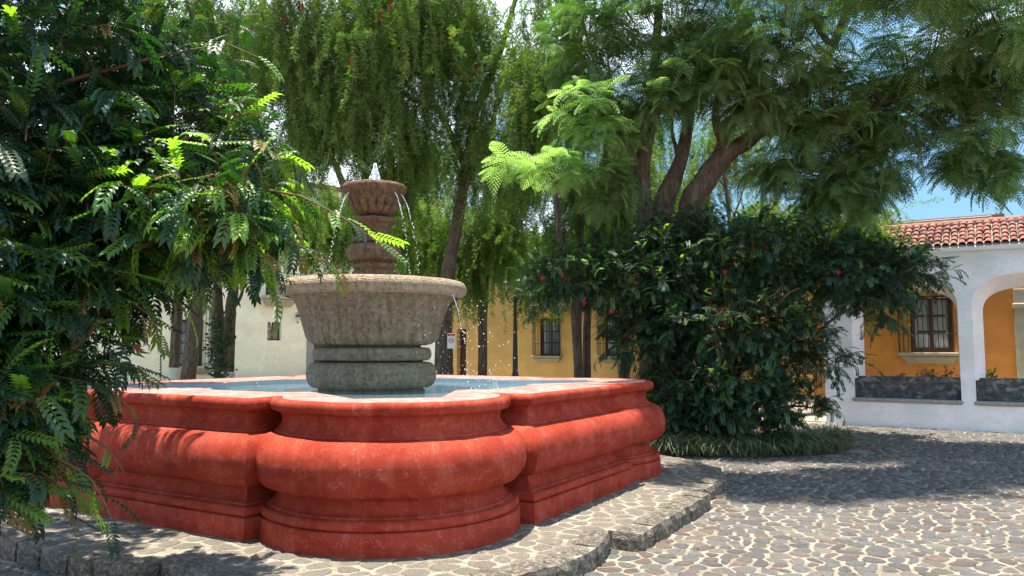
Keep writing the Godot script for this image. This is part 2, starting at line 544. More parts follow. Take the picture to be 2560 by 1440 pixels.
# outline of the quatrefoil at offset o: runs of [points, normals]
func outline(A: float, w: float, c: float, r: float, o: float, arc := 30) -> Array:
	var runs := []
	var a := A + o
	var b := w + o
	var rr := r + o
	var xi := c + sqrt(maxf(rr * rr - (c - b) * (c - b), 0.0001))
	var t0 := atan2(b - c, xi - c)
	for k in 4:
		var q := []
		var p := []
		var n := []
		for j in 9:
			p.append(Vector2(a, lerpf(-b, b, j / 8.0))); n.append(Vector2(1, 0))
		q.append([p, n])
		p = []; n = []
		for j in 4:
			p.append(Vector2(lerpf(a, xi, j / 3.0), b)); n.append(Vector2(0, 1))
		q.append([p, n])
		p = []; n = []
		for j in arc + 1:
			var t := lerpf(t0, PI / 2 - t0, float(j) / arc)
			p.append(Vector2(c, c) + Vector2(cos(t), sin(t)) * rr); n.append(Vector2(cos(t), sin(t)))
		q.append([p, n])
		p = []; n = []
		for j in 4:
			p.append(Vector2(b, lerpf(xi, a, j / 3.0))); n.append(Vector2(1, 0))
		q.append([p, n])
		for u in q:
			var pp := []
			var nn := []
			for j in u[0].size():
				pp.append(u[0][j].rotated(k * PI / 2)); nn.append(u[1][j].rotated(k * PI / 2))
			runs.append([pp, nn])
	return runs
func poly_of(runs: Array) -> PackedVector2Array:
	var out := PackedVector2Array()
	for u in runs:
		for j in u[0].size() - 1: out.append(u[0][j])
	return out
func sweep(mb: MB, prof: Array, nz: FastNoiseLite = null, amp := 0.0):
	var rows := []
	for q in prof: rows.append(outline(2.715, 1.095, 1.68, 1.07, q.x))
	var pn := []
	for k in prof.size():
		var t: Vector2 = prof[min(k + 1, prof.size() - 1)] - prof[max(k - 1, 0)]
		pn.append(Vector2(t.y, -t.x).normalized())
	for k in prof.size() - 1:
		for u in rows[k].size():
			var p0: Array = rows[k][u][0]
			var p1: Array = rows[k + 1][u][0]
			var n0: Array = rows[k][u][1]
			for j in p0.size() - 1:
				var vs := []
				var ns := []
				for e in [[p0[j], k, j], [p0[j + 1], k, j + 1], [p1[j + 1], k + 1, j + 1], [p1[j], k + 1, j]]:
					var g: Vector2 = n0[e[2]]
					var nn := Vector3(g.x * pn[e[1]].x, pn[e[1]].y, g.y * pn[e[1]].x)
					var pp := Vector3(e[0].x, prof[e[1]].y, e[0].y)
					if nz:
						pp += Vector3(nz.get_noise_3dv(pp * 6.0), 0.5 * nz.get_noise_3dv(pp * 6.0 + Vector3(31, 0, 0)), nz.get_noise_3dv(pp * 6.0 + Vector3(0, 57, 0))) * amp
					vs.append(pp); ns.append(nn)
				mb.squad(vs[0], vs[1], vs[2], vs[3], ns[0], ns[1], ns[2], ns[3])
func radial(poly: PackedVector2Array, a: float) -> float:
	var d := Vector2(cos(a), sin(a))
	var best := 0.0
	for k in poly.size():
		var p := poly[k]
		var e := poly[(k + 1) % poly.size()] - p
		var den := d.cross(e)
		if abs(den) < 1e-9: continue
		var t := p.cross(e) / den
		var s := p.cross(d) / den
		if t > 0.0 and s > -1e-5 and s < 1.00001: best = maxf(best, t)
	return best

func make_fountain():
	var P := 0.15
	var ft := thing("fountain", "red lobed fountain basin with two tiered carved stone bowls on stone platform", "fountain", FC + Vector3(0, P, 0), FT)
	var nz := FastNoiseLite.new()
	nz.frequency = 0.35
	nz.fractal_octaves = 2
	nz.seed = 4
	var basin := holder(ft, "basin")
	var mb := MB.new()
	sweep(mb, [Vector2(0.004, -0.02), Vector2(0, 0.05), Vector2(0, 0.10), Vector2(0, 0.148), Vector2(-0.008, 0.157), Vector2(-0.045, 0.159)], nz, 0.008)
	part(basin, "plinth", mb.mesh(), M.red_paint)
	mb = MB.new()
	var pr := []
	for k in 9:
		var t := -PI / 2 + PI * k / 8.0
		pr.append(Vector2(-0.04 + 0.03 * cos(t), 0.195 + 0.037 * sin(t)))
	pr.append(Vector2(-0.075, 0.234)); pr.append(Vector2(-0.075, 0.248))
	for k in 7:
		var t := PI / 2 * k / 6.0
		pr.append(Vector2(-0.15 + 0.07 * (1.0 - sin(t)), 0.25 + 0.10 * (1.0 - cos(t))))
	pr.append(Vector2(-0.152, 0.38))
	sweep(mb, pr, nz, 0.006)
	part(basin, "foot_moulding", mb.mesh(), M.red_paint)
	mb = MB.new()
	pr = []
	for k in 25:
		var t := -PI / 2 + PI * k / 24.0
		pr.append(Vector2(-0.14 + 0.20 * pow(cos(t), 0.85) if k > 0 and k < 24 else -0.16, 0.578 + 0.212 * sin(t)))
	sweep(mb, pr, nz, 0.014)
	part(basin, "rounded_bulge", mb.mesh(), M.red_paint)
	mb = MB.new()
	pr = [Vector2(-0.115, 0.788), Vector2(-0.115, 0.806), Vector2(-0.13, 0.812)]
	for k in 9:
		var t := PI * k / 8.0
		pr.append(Vector2(-0.135 - 0.035 * sin(t), 0.815 + 0.145 * k / 8.0))
	sweep(mb, pr, nz, 0.006)
	part(basin, "neck", mb.mesh(), M.red_paint)
	mb = MB.new()
	pr = []
	for k in 13:
		var t := -PI / 2 + PI * k / 12.0
		pr.append(Vector2(-0.128 + 0.052 * pow(maxf(cos(t), 0.0), 0.7), 1.005 + 0.05 * sin(t)))
	pr.append(Vector2(-0.150, 1.054)); pr.append(Vector2(-0.158, 1.050)); pr.append(Vector2(-0.160, 1.036)); pr.append(Vector2(-0.172, 1.036))
	sweep(mb, pr, nz, 0.012)
	part(basin, "rim_lip", mb.mesh(), M.red_paint)
	# coping: flat faded ring, glare painted in, from the groove to the water opening
	var quad_pts := [Vector2(1.85, -0.45), Vector2(1.85, 0.45), Vector2(1.63, 0.68), Vector2(2.17, 1.68), Vector2(1.68, 2.17), Vector2(0.68, 1.63)]
	var opening := PackedVector2Array()
	for k in 4:
		for q in quad_pts: opening.append(q.rotated(k * PI / 2))
	var outer := poly_of(outline(2.715, 1.095, 1.68, 1.07, -0.170, 30))
	var angs := []
	for p in outer: angs.append(fposmod(p.angle(), TAU))
	for p in opening:
		angs.append(fposmod(p.angle(), TAU))
	angs.sort()
	mb = MB.new()
	var wallmb := MB.new()
	var floormb := MB.new()
	var watermb := MB.new()
	var up := Vector3.UP
	for k in angs.size():
		var a: float = angs[k]
		var b: float = angs[(k + 1) % angs.size()]
		if fposmod(b - a, TAU) < 1e-4: continue
		var mid := a + fposmod(b - a, TAU) * 0.5
		var am := a + 1e-5
		var bm := b - 1e-5
		var da := Vector3(cos(a), 0, sin(a))
		var db := Vector3(cos(b), 0, sin(b))
		var oa := radial(outer, am); var ob := radial(outer, bm)
		var ia := radial(opening, am); var ib := radial(opening, bm)
		var hy := Vector3(0, 1.052, 0)
		mb.quad(da * oa + hy, db * ob + hy, db * (ib + 0.015) + hy, da * (ia + 0.015) + hy, up)
		mb.quad(da * oa + hy, db * ob + hy, db * ob + Vector3(0, 1.034, 0), da * oa + Vector3(0, 1.034, 0), da)
		mb.quad(da * (ia + 0.015) + hy, db * (ib + 0.015) + hy, db * ib + hy - up * 0.012, da * ia + hy - up * 0.012, up - da)
		wallmb.quad(da * ia + up * 1.040, db * ib + up * 1.040, db * ib + up * 0.5, da * ia + up * 0.5, -(da + db))
		floormb.flat(up * 0.52, da * ia + up * 0.52, db * ib + up * 0.52, up)
		watermb.flat(up * 0.985, da * (ia - 0.002) + up * 0.985, db * (ib - 0.002) + up * 0.985, up)
	part(basin, "coping", mb.mesh(), M.pink_glare_paint, "chalky pink coping with painted glare around the pool")
	part(basin, "pool_wall", wallmb.mesh(), M.pool_paint)
	part(basin, "pool_floor", floormb.mesh(), M.pool_paint)
	part(ft, "pool_water", watermb.mesh(), M.pool_water, "still pale blue water in the basin")
	# carved stone centre, heights above the platform
	var sn := FastNoiseLite.new()
	sn.frequency = 0.3
	sn.fractal_octaves = 3
	sn.seed = 9
	var H := func(h): return h - P
	var pd := holder(ft, "pedestal")
	mb = MB.new()
	var q2 := [Vector2(0.60, 0.6), Vector2(0.60, 1.02)]
	for k in 13:
		var t := -PI / 2 + PI * k / 12.0
		q2.append(Vector2(0.59 + 0.14 * pow(maxf(cos(t), 0), 0.6), H.call(1.30) + 0.145 * sin(t)))
	q2.append(Vector2(0.56, H.call(1.452)))
	mb.lathe(q2, 64, 0.012, 0, 0, 0, 0, sn)
	part(pd, "base_ring", mb.mesh(), M.mossy_stone, "damp mossy stone ring standing in water")
	mb = MB.new()
	q2 = [Vector2(0.56, H.call(1.45))]
	for k in 11:
		var t := -PI / 2 + PI * k / 10.0
		q2.append(Vector2(0.60 + 0.07 * pow(maxf(cos(t), 0), 0.6), H.call(1.533) + 0.075 * sin(t)))
	q2.append(Vector2(0.55, H.call(1.612))); q2.append(Vector2(0.55, H.call(1.65)))
	mb.lathe(q2, 64, 0.010, 0, 0, 0, 0, sn)
	part(pd, "collar_ring", mb.mesh(), M.mossy_stone)
	var bw := holder(ft, "large_bowl")
	mb = MB.new()
	q2 = []
	var bp := [[0.50, 1.628], [0.60, 1.63], [0.665, 1.645], [0.71, 1.675], [0.74, 1.72], [0.758, 1.774], [0.782, 1.85], [0.803, 1.934], [0.83, 2.01], [0.859, 2.09], [0.891, 2.14], [0.94, 2.175], [1.0, 2.20]]
	for e in bp: q2.append(Vector2(e[0], H.call(e[1])))
	mb.lathe(q2, 72, 0.022, 0, 0, 0, 0, sn)
	part(bw, "body", mb.mesh(), M.carved_stone)
	mb = MB.new()
	q2 = []
	for e in [[0.97, 2.176], [1.03, 2.19], [1.065, 2.22], [1.076, 2.255], [1.070, 2.295], [1.045, 2.332], [1.0, 2.354], [0.95, 2.358], [0.90, 2.34], [0.88, 2.29], [0.86, 2.18]]: q2.append(Vector2(e[0], H.call(e[1])))
	mb.lathe(q2, 72, 0.02, 0, 0, 0, 0, sn)
	part(bw, "rim", mb.mesh(), M.pale_stone, "rounded sunlit sandy stone rim")
	mb = MB.new()
	for s in 40:
		var a := TAU * s / 40.0
		var b := TAU * (s + 1) / 40.0
		mb.flat(up * H.call(2.29), Vector3(cos(a) * 0.89, H.call(2.29), sin(a) * 0.89), Vector3(cos(b) * 0.89, H.call(2.29), sin(b) * 0.89), up)
	part(bw, "bowl_water", mb.mesh(), M.pool_water)
	mb = MB.new()
	mb.lathe([Vector2(0.001, H.call(2.0)), Vector2(0.5, H.call(2.02)), Vector2(0.87, H.call(2.2))], 40)
	part(bw, "bowl_inside", mb.mesh(), M.mossy_stone)
	var col := holder(ft, "column")
	mb = MB.new()
	q2 = []
	for e in [[0.27, 2.0], [0.26, 2.34], [0.255, 2.40], [0.250, 2.41], [0.228, 2.414], [0.226, 2.43], [0.244, 2.434], [0.248, 2.455], [0.244, 2.475], [0.226, 2.48], [0.222, 2.505], [0.236, 2.51], [0.247, 2.528], [0.244, 2.55], [0.232, 2.562], [0.208, 2.566], [0.204, 2.592]]: q2.append(Vector2(e[0], H.call(e[1])))
	mb.lathe(q2, 48, 0.008, 0, 0, 0, 0, sn)
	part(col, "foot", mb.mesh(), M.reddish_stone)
	mb = MB.new()
	q2 = []
	for k in 15:
		var t := -PI / 2 + PI * k / 14.0
		q2.append(Vector2(0.195 + 0.118 * pow(maxf(cos(t), 0), 0.6), H.call(2.69) + 0.098 * sin(t)))
	mb.lathe(q2, 48, 0.010, 0, 0, 0, 0, sn)
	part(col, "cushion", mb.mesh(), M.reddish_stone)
	mb = MB.new()
	q2 = []
	for e in [[0.20, 2.78], [0.205, 2.802], [0.235, 2.806], [0.247, 2.825], [0.248, 2.855], [0.238, 2.872], [0.206, 2.876], [0.196, 2.90], [0.194, 2.96], [0.198, 3.01], [0.206, 3.03], [0.237, 3.034], [0.248, 3.052], [0.246, 3.078], [0.235, 3.09], [0.20, 3.094], [0.13, 3.10], [0.125, 3.13]]: q2.append(Vector2(e[0], H.call(e[1])))
	mb.lathe(q2, 48, 0.008, 0, 0, 0, 0, sn)
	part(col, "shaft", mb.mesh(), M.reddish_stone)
	var sb := holder(ft, "small_bowl")
	mb = MB.new()
	q2 = []
	for e in [[0.12, 3.112], [0.15, 3.118], [0.185, 3.135], [0.215, 3.16], [0.243, 3.195], [0.265, 3.23], [0.283, 3.265], [0.296, 3.295], [0.304, 3.32], [0.308, 3.34]]: q2.append(Vector2(e[0], H.call(e[1])))
	mb.lathe(q2, 160, 0.002, 16, 0.055, H.call(3.12), H.call(3.34), sn)
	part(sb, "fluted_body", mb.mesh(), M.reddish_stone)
	mb = MB.new()
	q2 = []
	for e in [[0.30, 3.335], [0.315, 3.345], [0.312, 3.37], [0.33, 3.385], [0.358, 3.40], [0.370, 3.425], [0.368, 3.46], [0.352, 3.478], [0.32, 3.482], [0.30, 3.465], [0.285, 3.40]]: q2.append(Vector2(e[0], H.call(e[1])))
	mb.lathe(q2, 56, 0.008, 0, 0, 0, 0, sn)
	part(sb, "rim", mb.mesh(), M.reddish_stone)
	mb = MB.new()
	for s in 32:
		var a := TAU * s / 32.0
		var b := TAU * (s + 1) / 32.0
		mb.flat(up * H.call(3.44), Vector3(cos(a) * 0.295, H.call(3.44), sin(a) * 0.295), Vector3(cos(b) * 0.295, H.call(3.44), sin(b) * 0.295), up)
	part(sb, "bowl_water", mb.mesh(), M.pool_water)
	# gush of white water at the top: twisted ropes of water and loose drops
	mb = MB.new()
	for k in 16:
		var a := rf(0, TAU)
		var w := rf(0.01, 0.06)
		var hh := 3.725 - w * 2.6 - rf(0.0, 0.06)
		var pts := []
		var rr := []
		for j in 8:
			var t := j / 7.0
			pts.append(Vector3(cos(a + t) * w * (0.4 + 0.9 * t), lerpf(hh, H.call(3.44) + P, t * t) - P, sin(a + t) * w * (0.4 + 0.9 * t)))
			rr.append((0.010 + 0.010 * t) * rf(0.6, 1.4))
		mb.tube(pts, rr, 6)
	part(ft, "water_gush", mb.mesh(), M.splash, "white gush of water at the top")
	# falling jets: thin threads breaking into drops
	var drop := MB.new()
	drop.lathe([Vector2(0.0001, -1), Vector2(0.7, -0.6), Vector2(1, 0.0), Vector2(0.6, 0.7), Vector2(0.0001, 1.2)], 6)
	var dm := drop.mesh()
	var xf := []
	var inv := ft.transform.affine_inverse()
	var jets := []   # start (world dir from centre), start height, reach, end height, spread
	for az in [200.0, 338.0, 60.0, 120.0]:
		var a := deg_to_rad(az)
		jets.append([Vector3(cos(a), 0, -sin(a)), 0.97, 2.235, 0.27, 1.14, az == 338.0])
	for az in [215.0, 352.0, 325.0, 90.0]:
		var a := deg_to_rad(az)
		jets.append([Vector3(cos(a), 0, -sin(a)), 0.31, 3.37, 0.26, 2.30, true])
	for J in jets:
		var d: Vector3 = J[0]
		var th := []
		var rr := []
		var n := 46
		for k in n + 1:
			var t := float(k) / n
			var hh: float = lerpf(J[2], J[4], t * t * 0.85 + t * 0.15)
			var p: Vector3 = FC + d * (J[1] + J[3] * t) + Vector3(0, hh, 0)
			if t < (0.5 if J[5] else 0.12):
				th.append(inv * p); rr.append(0.0055 * (1.0 - t) * rf(0.6, 1.3))
			if t > 0.08:
				for e in 1:
					var s := rf(0.003, 0.0065)
					xf.append(Transform3D(Basis.from_scale(Vector3(s, s * rf(1, 2.0), s)), inv * (p + Vector3(rf(-1, 1), rf(-1, 1), rf(-1, 1)) * 0.02 * t)))
		mb = MB.new()
		mb.tube(th, rr, 5)
		part(ft, "water_jet", mb.mesh(), M.splash)
	for k in 160:
		var hh := pow(R.randf(), 0.8)
		var s := rf(0.003, 0.008)
		var a := rf(0, TAU)
		var w := (1.0 - hh) * 0.085 + 0.01
		xf.append(Transform3D(Basis.from_scale(Vector3(s, s * rf(1, 2), s)), Vector3(cos(a) * w, lerpf(3.44, 3.74, hh) - P, sin(a) * w)))
	# spray around the right jet
	var side := Vector3(cos(deg_to_rad(338.0)), 0, -sin(deg_to_rad(338.0)))
	for k in 200:
		var s := rf(0.0025, 0.006)
		var p := FC + side * rf(0.75, 1.5) + Vector3(rf(-0.3, 0.3), 1.12 + 1.0 * pow(R.randf(), 1.5), rf(-0.3, 0.3))
		xf.append(Transform3D(Basis.from_scale(Vector3(s, s * rf(1, 1.6), s)), inv * p))
	many(ft, "water_drops", dm, M.splash, xf, [], "falling drops and spray")

# ---------------------------------------------------------------- cobbles
func clip(poly: PackedVector2Array, mid: Vector2, nrm: Vector2) -> PackedVector2Array:
	var out := PackedVector2Array()
	for k in poly.size():
		var a := poly[k]
		var b := poly[(k + 1) % poly.size()]
		var da := (a - mid).dot(nrm)
		var db := (b - mid).dot(nrm)
		if da <= 0.0: out.append(a)
		if (da < 0.0) != (db < 0.0): out.append(a.lerp(b, da / (da - db)))
	return out
func cobble_cells(lo: Vector2, hi: Vector2, step: float, jit: float, stretch: float, gap: float, keep: Callable) -> Array:
	var nx := int((hi.x - lo.x) / step) + 3
	var ny := int((hi.y - lo.y) / (step * stretch)) + 3
	var pts := []
	for j in ny:
		var row := []
		for k in nx:
			row.append(lo + Vector2((k - 1 + (0.5 if j % 2 else 0.0) + rf(-jit, jit)) * step, (j - 1 + rf(-jit, jit)) * step * stretch))
		pts.append(row)
	var out := []
	for j in range(1, ny - 1):
		for k in range(1, nx - 1):
			var p: Vector2 = pts[j][k]
			if not keep.call(p): continue
			var s := step * 1.2
			var poly := PackedVector2Array([p + Vector2(-s, -s), p + Vector2(s, -s), p + Vector2(s, s), p + Vector2(-s, s)])
			for dj in [-1, 0, 1]:
				for dk in [-2, -1, 0, 1, 2]:
					if dj == 0 and dk == 0: continue
					var kk: int = clampi(k + dk, 0, nx - 1)
					var q: Vector2 = pts[j + dj][kk]
					if q == p: continue
					var g := gap * rf(0.35, 1.0)
					var nr := (q - p).normalized()
					poly = clip(poly, (p + q) * 0.5 - nr * g, nr)
			if poly.size() < 3: continue
			# round the corners
			var ch := PackedVector2Array()
			for e in poly.size():
				var a := poly[e]
				var b := poly[(e + 1) % poly.size()]
				if a.distance_to(b) < 0.02:
					ch.append((a + b) * 0.5)
				else:
					ch.append(a.lerp(b, 0.2)); ch.append(a.lerp(b, 0.8))
			out.append([p, ch])
	return out
func cobble_mesh(mb: MB, cell: Array, y0: float, rise: float, col: Color):
	var p: Vector2 = cell[0]
	var poly: PackedVector2Array = cell[1]
	var tilt := Vector2(rf(-0.05, 0.05), rf(-0.05, 0.05))
	var rs := rise * rf(0.55, 1.25)
	var cen := Vector2.ZERO
	for q in poly: cen += q
	cen /= poly.size()
	var rings := []
	for L in [[1.0, -0.02], [0.95, rs * 0.55], [0.80, rs * 0.95], [0.45, rs * 1.08]]:
		var ring := []
		for q in poly:
			var d: Vector2 = (q - cen) * L[0]
			ring.append(Vector3(cen.x + d.x, y0 + L[1] + (d.dot(tilt) + rf(-0.003, 0.003) if L[1] > 0.0 else 0.0), cen.y + d.y))
		rings.append(ring)
	var top := Vector3(cen.x, y0 + rs * 1.1, cen.y)
	for L in 3:
		for k in poly.size():
			var k2 := (k + 1) % poly.size()
			var nv := []
			for e in [[L, k], [L, k2], [L + 1, k2], [L + 1, k]]:
				var pp: Vector3 = rings[e[0]][e[1]]
				var o := Vector3(pp.x - cen.x, 0, pp.z - cen.y).normalized()
				nv.append((o * [1.0, 0.8, 0.3, 0.1][e[0]] + Vector3.UP * [0.25, 0.7, 1.0, 1.0][e[0]]).normalized())
			mb.squad(rings[L][k], rings[L][k2], rings[L + 1][k2], rings[L + 1][k], nv[0], nv[1], nv[2], nv[3])
	for k in poly.size():
		mb.flat(rings[3][k], rings[3][(k + 1) % poly.size()], top, Vector3.UP)
	mb.paint(col)
func cobble_color() -> Color:
	var t := R.randf()
	var c := Color(0.180, 0.174, 0.170)
	if t < 0.16: c = Color(0.215, 0.155, 0.13)
	elif t < 0.34: c = Color(0.215, 0.19, 0.16)
	elif t < 0.52: c = Color(0.185, 0.176, 0.168)
	elif t < 0.60: c = Color(0.27, 0.24, 0.20)
	var q := rf(0.82, 1.35)
	return Color(c.r * q, c.g * q, c.b * q)

var plat: PackedVector2Array
func in_fountain(p: Vector2, o: float) -> bool:
	# p in the fountain's own plan axes
	var a := absf(p.x)
	var b := absf(p.y)
	if (a < 2.715 + o and b < 1.095 + o) or (b < 2.715 + o and a < 1.095 + o): return true
	return Vector2(a, b).distance_to(Vector2(1.68, 1.68)) < 1.07 + o or (a < 1.7 and b < 1.7)
func plan(w: Vector2) -> Vector2:   # world x,z to fountain plan
	var d := Vector2(w.x - FC.x, w.y - FC.z)
	return Vector2(d.x * cos(FT) - d.y * sin(FT), d.x * sin(FT) + d.y * cos(FT))
func make_ground():
	var g := MB.new()
	g.quad(Vector3(-150, 0, 30), Vector3(150, 0, 30), Vector3(150, 0, -250), Vector3(-150, 0, -250), Vector3.UP)
	part(self, "ground", g.mesh(), M.mortar, "", "structure")
	plat = poly_of(outline(3.60, 0.97, 1.68, 1.80, 0.0, 20))
	# plaza cobbles
	var plaza := holder(self, "plaza_paving")
	plaza.set_meta("kind", "structure")
	var wall_n := Vector2(-sin(deg_to_rad(32.0)), cos(deg_to_rad(32.0)))   # x,z normal of the arcade wall
	var keep := func(p: Vector2) -> bool:
		var q := plan(p)
		if Geometry2D.is_point_in_polygon(q, plat): return false
		if (p - Vector2(9.554, -14.60)).dot(wall_n) < 0.02: return false
		if p.x < 4.9 and p.y < -11.55 and p.x > -1.0: return false
		if p.y < -11.9 and p.x < 5.6: return false
		return p.x > -6.0 and absf(p.x) < -p.y * 0.72 + 1.4
	var cells := cobble_cells(Vector2(-5.5, -17.0), Vector2(11.5, -2.8), 0.160, 0.45, 0.84, 0.020, keep)
	# nearest to the eye first; those in the picture become stones of their own
	var order := []
	for c in cells:
		var w: Vector2 = c[0]
		var inside := absf(w.x) < -w.y * 0.67 and w.y < -4.55 and w.x > 0.2
		order.append([w.length() + (0.0 if inside else 100.0), c])
	order.sort_custom(func(a, b): return a[0] < b[0])
	var rest := MB.new()
	for k in order.size():
		if k < 300:
			var m := MB.new()
			cobble_mesh(m, order[k][1], 0.0, 0.013, cobble_color())
			part(plaza, "cobblestone", m.mesh(), M.cobble)
		else:
			cobble_mesh(rest, order[k][1], 0.0, 0.013, cobble_color())
	part(plaza, "cobblestones", rest.mesh(), M.cobble, "", "stuff")
	# stone platform round the fountain
	var pf := holder(self, "platform")
	pf.set_meta("kind", "structure")
	pf.position = FC
	pf.rotation.y = FT
	var bed := MB.new()
	var inner := poly_of(outline(3.60, 0.97, 1.68, 1.80, -0.012, 20))
	for k in inner.size():
		var a := inner[k]
		var b := inner[(k + 1) % inner.size()]
		bed.quad(Vector3(a.x, 0.138, a.y), Vector3(b.x, 0.138, b.y), Vector3(b.x, -0.02, b.y), Vector3(a.x, -0.02, a.y), Vector3(a.x, 0, a.y))
		bed.flat(Vector3(0, 0.138, 0), Vector3(a.x, 0.138, a.y), Vector3(b.x, 0.138, b.y), Vector3.UP)
	part(pf, "mortar_bed", bed.mesh(), M.mortar)
	var inner2 := poly_of(outline(3.60, 0.97, 1.68, 1.80, -0.12, 20))
	var keep2 := func(p: Vector2) -> bool: return Geometry2D.is_point_in_polygon(p, inner2) and not in_fountain(p, -0.03)
	cells = cobble_cells(Vector2(-3.8, -3.8), Vector2(3.8, 3.8), 0.19, 0.40, 0.9, 0.024, keep2)
	order = []
	for c in cells:
		var q: Vector2 = c[0]
		var d := Vector3(q.x, 0, q.y).rotated(Vector3.UP, FT) + FC
		order.append([d.length() if d.z > -12 and d.x > -3.6 else 100.0, c])
	order.sort_custom(func(a, b): return a[0] < b[0])
	rest = MB.new()
	for k in order.size():
		var cc := cobble_color().lerp(Color(0.335, 0.288, 0.236), rf(0.65, 1.0))
		if k < 200:
			var m := MB.new()
			cobble_mesh(m, order[k][1], 0.136, 0.010, cc)
			part(pf, "paving_stone", m.mesh(), M.cobble)
		else:
			cobble_mesh(rest, order[k][1], 0.136, 0.010, cc)
	part(pf, "paving_stones", rest.mesh(), M.cobble, "", "stuff")
	# kerb stones along its edge
	for run in outline(3.60, 0.97, 1.68, 1.80, 0.0, 20):
		var line := PackedVector2Array(run[0])
		var L := 0.0
		for k in line.size() - 1: L += line[k].distance_to(line[k + 1])
		var cnt := maxi(1, roundi(L / 0.30))
		var cuts := [0.0]
		for k in range(1, cnt): cuts.append(L * (k + rf(-0.28, 0.28)) / cnt)
		cuts.append(L)
		for k in cnt:
			var a := walk(line, cuts[k] + 0.006)
			var b := walk(line, cuts[k + 1] - 0.006)
			var d := (b - a).normalized()
			var nrm := Vector2(d.y, -d.x)
			var md := (a + b) * 0.5
			var ref: Vector2 = run[1][run[1].size() / 2]
			if nrm.dot(ref) < 0.0: nrm = -nrm
			var dp := rf(0.10, 0.13)
			md -= nrm * (dp - rf(0.0, 0.025))
			var X := Transform3D(Basis(Vector3(d.x, 0, d.y), Vector3.UP, Vector3(d.x, 0, d.y).cross(Vector3.UP)), Vector3(md.x, 0, md.y))
			var m := MB.new()
			rough_block(m, X, Vector3(a.distance_to(b) * 0.5, 0.0, dp), 0.158 + rf(-0.012, 0.014))
			part(pf, "kerb_stone", m.mesh(), M.kerb_stone)
func walk(poly: PackedVector2Array, s: float) -> Vector2:
	for k in poly.size() - 1:
		var a := poly[k]
		var b := poly[k + 1]
		var l := a.distance_to(b)
		if s <= l: return a.lerp(b, s / maxf(l, 1e-6))
		s -= l
	return poly[poly.size() - 1]
func rough_block(m: MB, X: Transform3D, h: Vector3, top: float):
	# uneven stone: a 4 x 3 x 3 grid shell with jitter, corners pulled in
	var nx := 4
	var ny := 3
	var nz := 3
	var g := {}
	for i in nx + 1:
		for j in ny + 1:
			for k in nz + 1:
				var u := Vector3(2.0 * i / nx - 1.0, 1.0 * j / ny, 2.0 * k / nz - 1.0)
				var e := 0
				if i == 0 or i == nx: e += 1
				if j == ny: e += 1
				if k == 0 or k == nz: e += 1
				var q := 1.0 if e < 2 else (0.93 if e == 2 else 0.86)
				var p := Vector3(u.x * h.x * (0.98 if e < 2 else q), lerpf(-0.04, top, u.y) - (0.0 if e < 2 or j < ny else 0.012 * (e - 1)), u.z * h.z * q)
				p += Vector3(rf(-1, 1), rf(-0.5, 0.5), rf(-1, 1)) * 0.007
				g[Vector3i(i, j, k)] = X * p
	for i in nx:
		for k in nz:
			m.quad(g[Vector3i(i, ny, k)], g[Vector3i(i + 1, ny, k)], g[Vector3i(i + 1, ny, k + 1)], g[Vector3i(i, ny, k + 1)], Vector3.UP)
	for i in nx:
		for j in ny:
			for k in [0, nz]:
				m.quad(g[Vector3i(i, j, k)], g[Vector3i(i + 1, j, k)], g[Vector3i(i + 1, j + 1, k)], g[Vector3i(i, j + 1, k)], X.basis.z * (1.0 if k > 0 else -1.0))
	for k in nz:
		for j in ny:
			for i in [0, nx]:
				m.quad(g[Vector3i(i, j, k)], g[Vector3i(i, j, k + 1)], g[Vector3i(i, j + 1, k + 1)], g[Vector3i(i, j + 1, k)], X.basis.x * (1.0 if i > 0 else -1.0))

# ---------------------------------------------------------------- houses
func boxpart(parent: Node, called: String, lo: Vector3, hi: Vector3, m: Material, bev := 0.006, label := "") -> MeshInstance3D:
	var mb := MB.new()
	mb.box(lo, hi, bev)
	return part(parent, called, mb.mesh(), m, label)
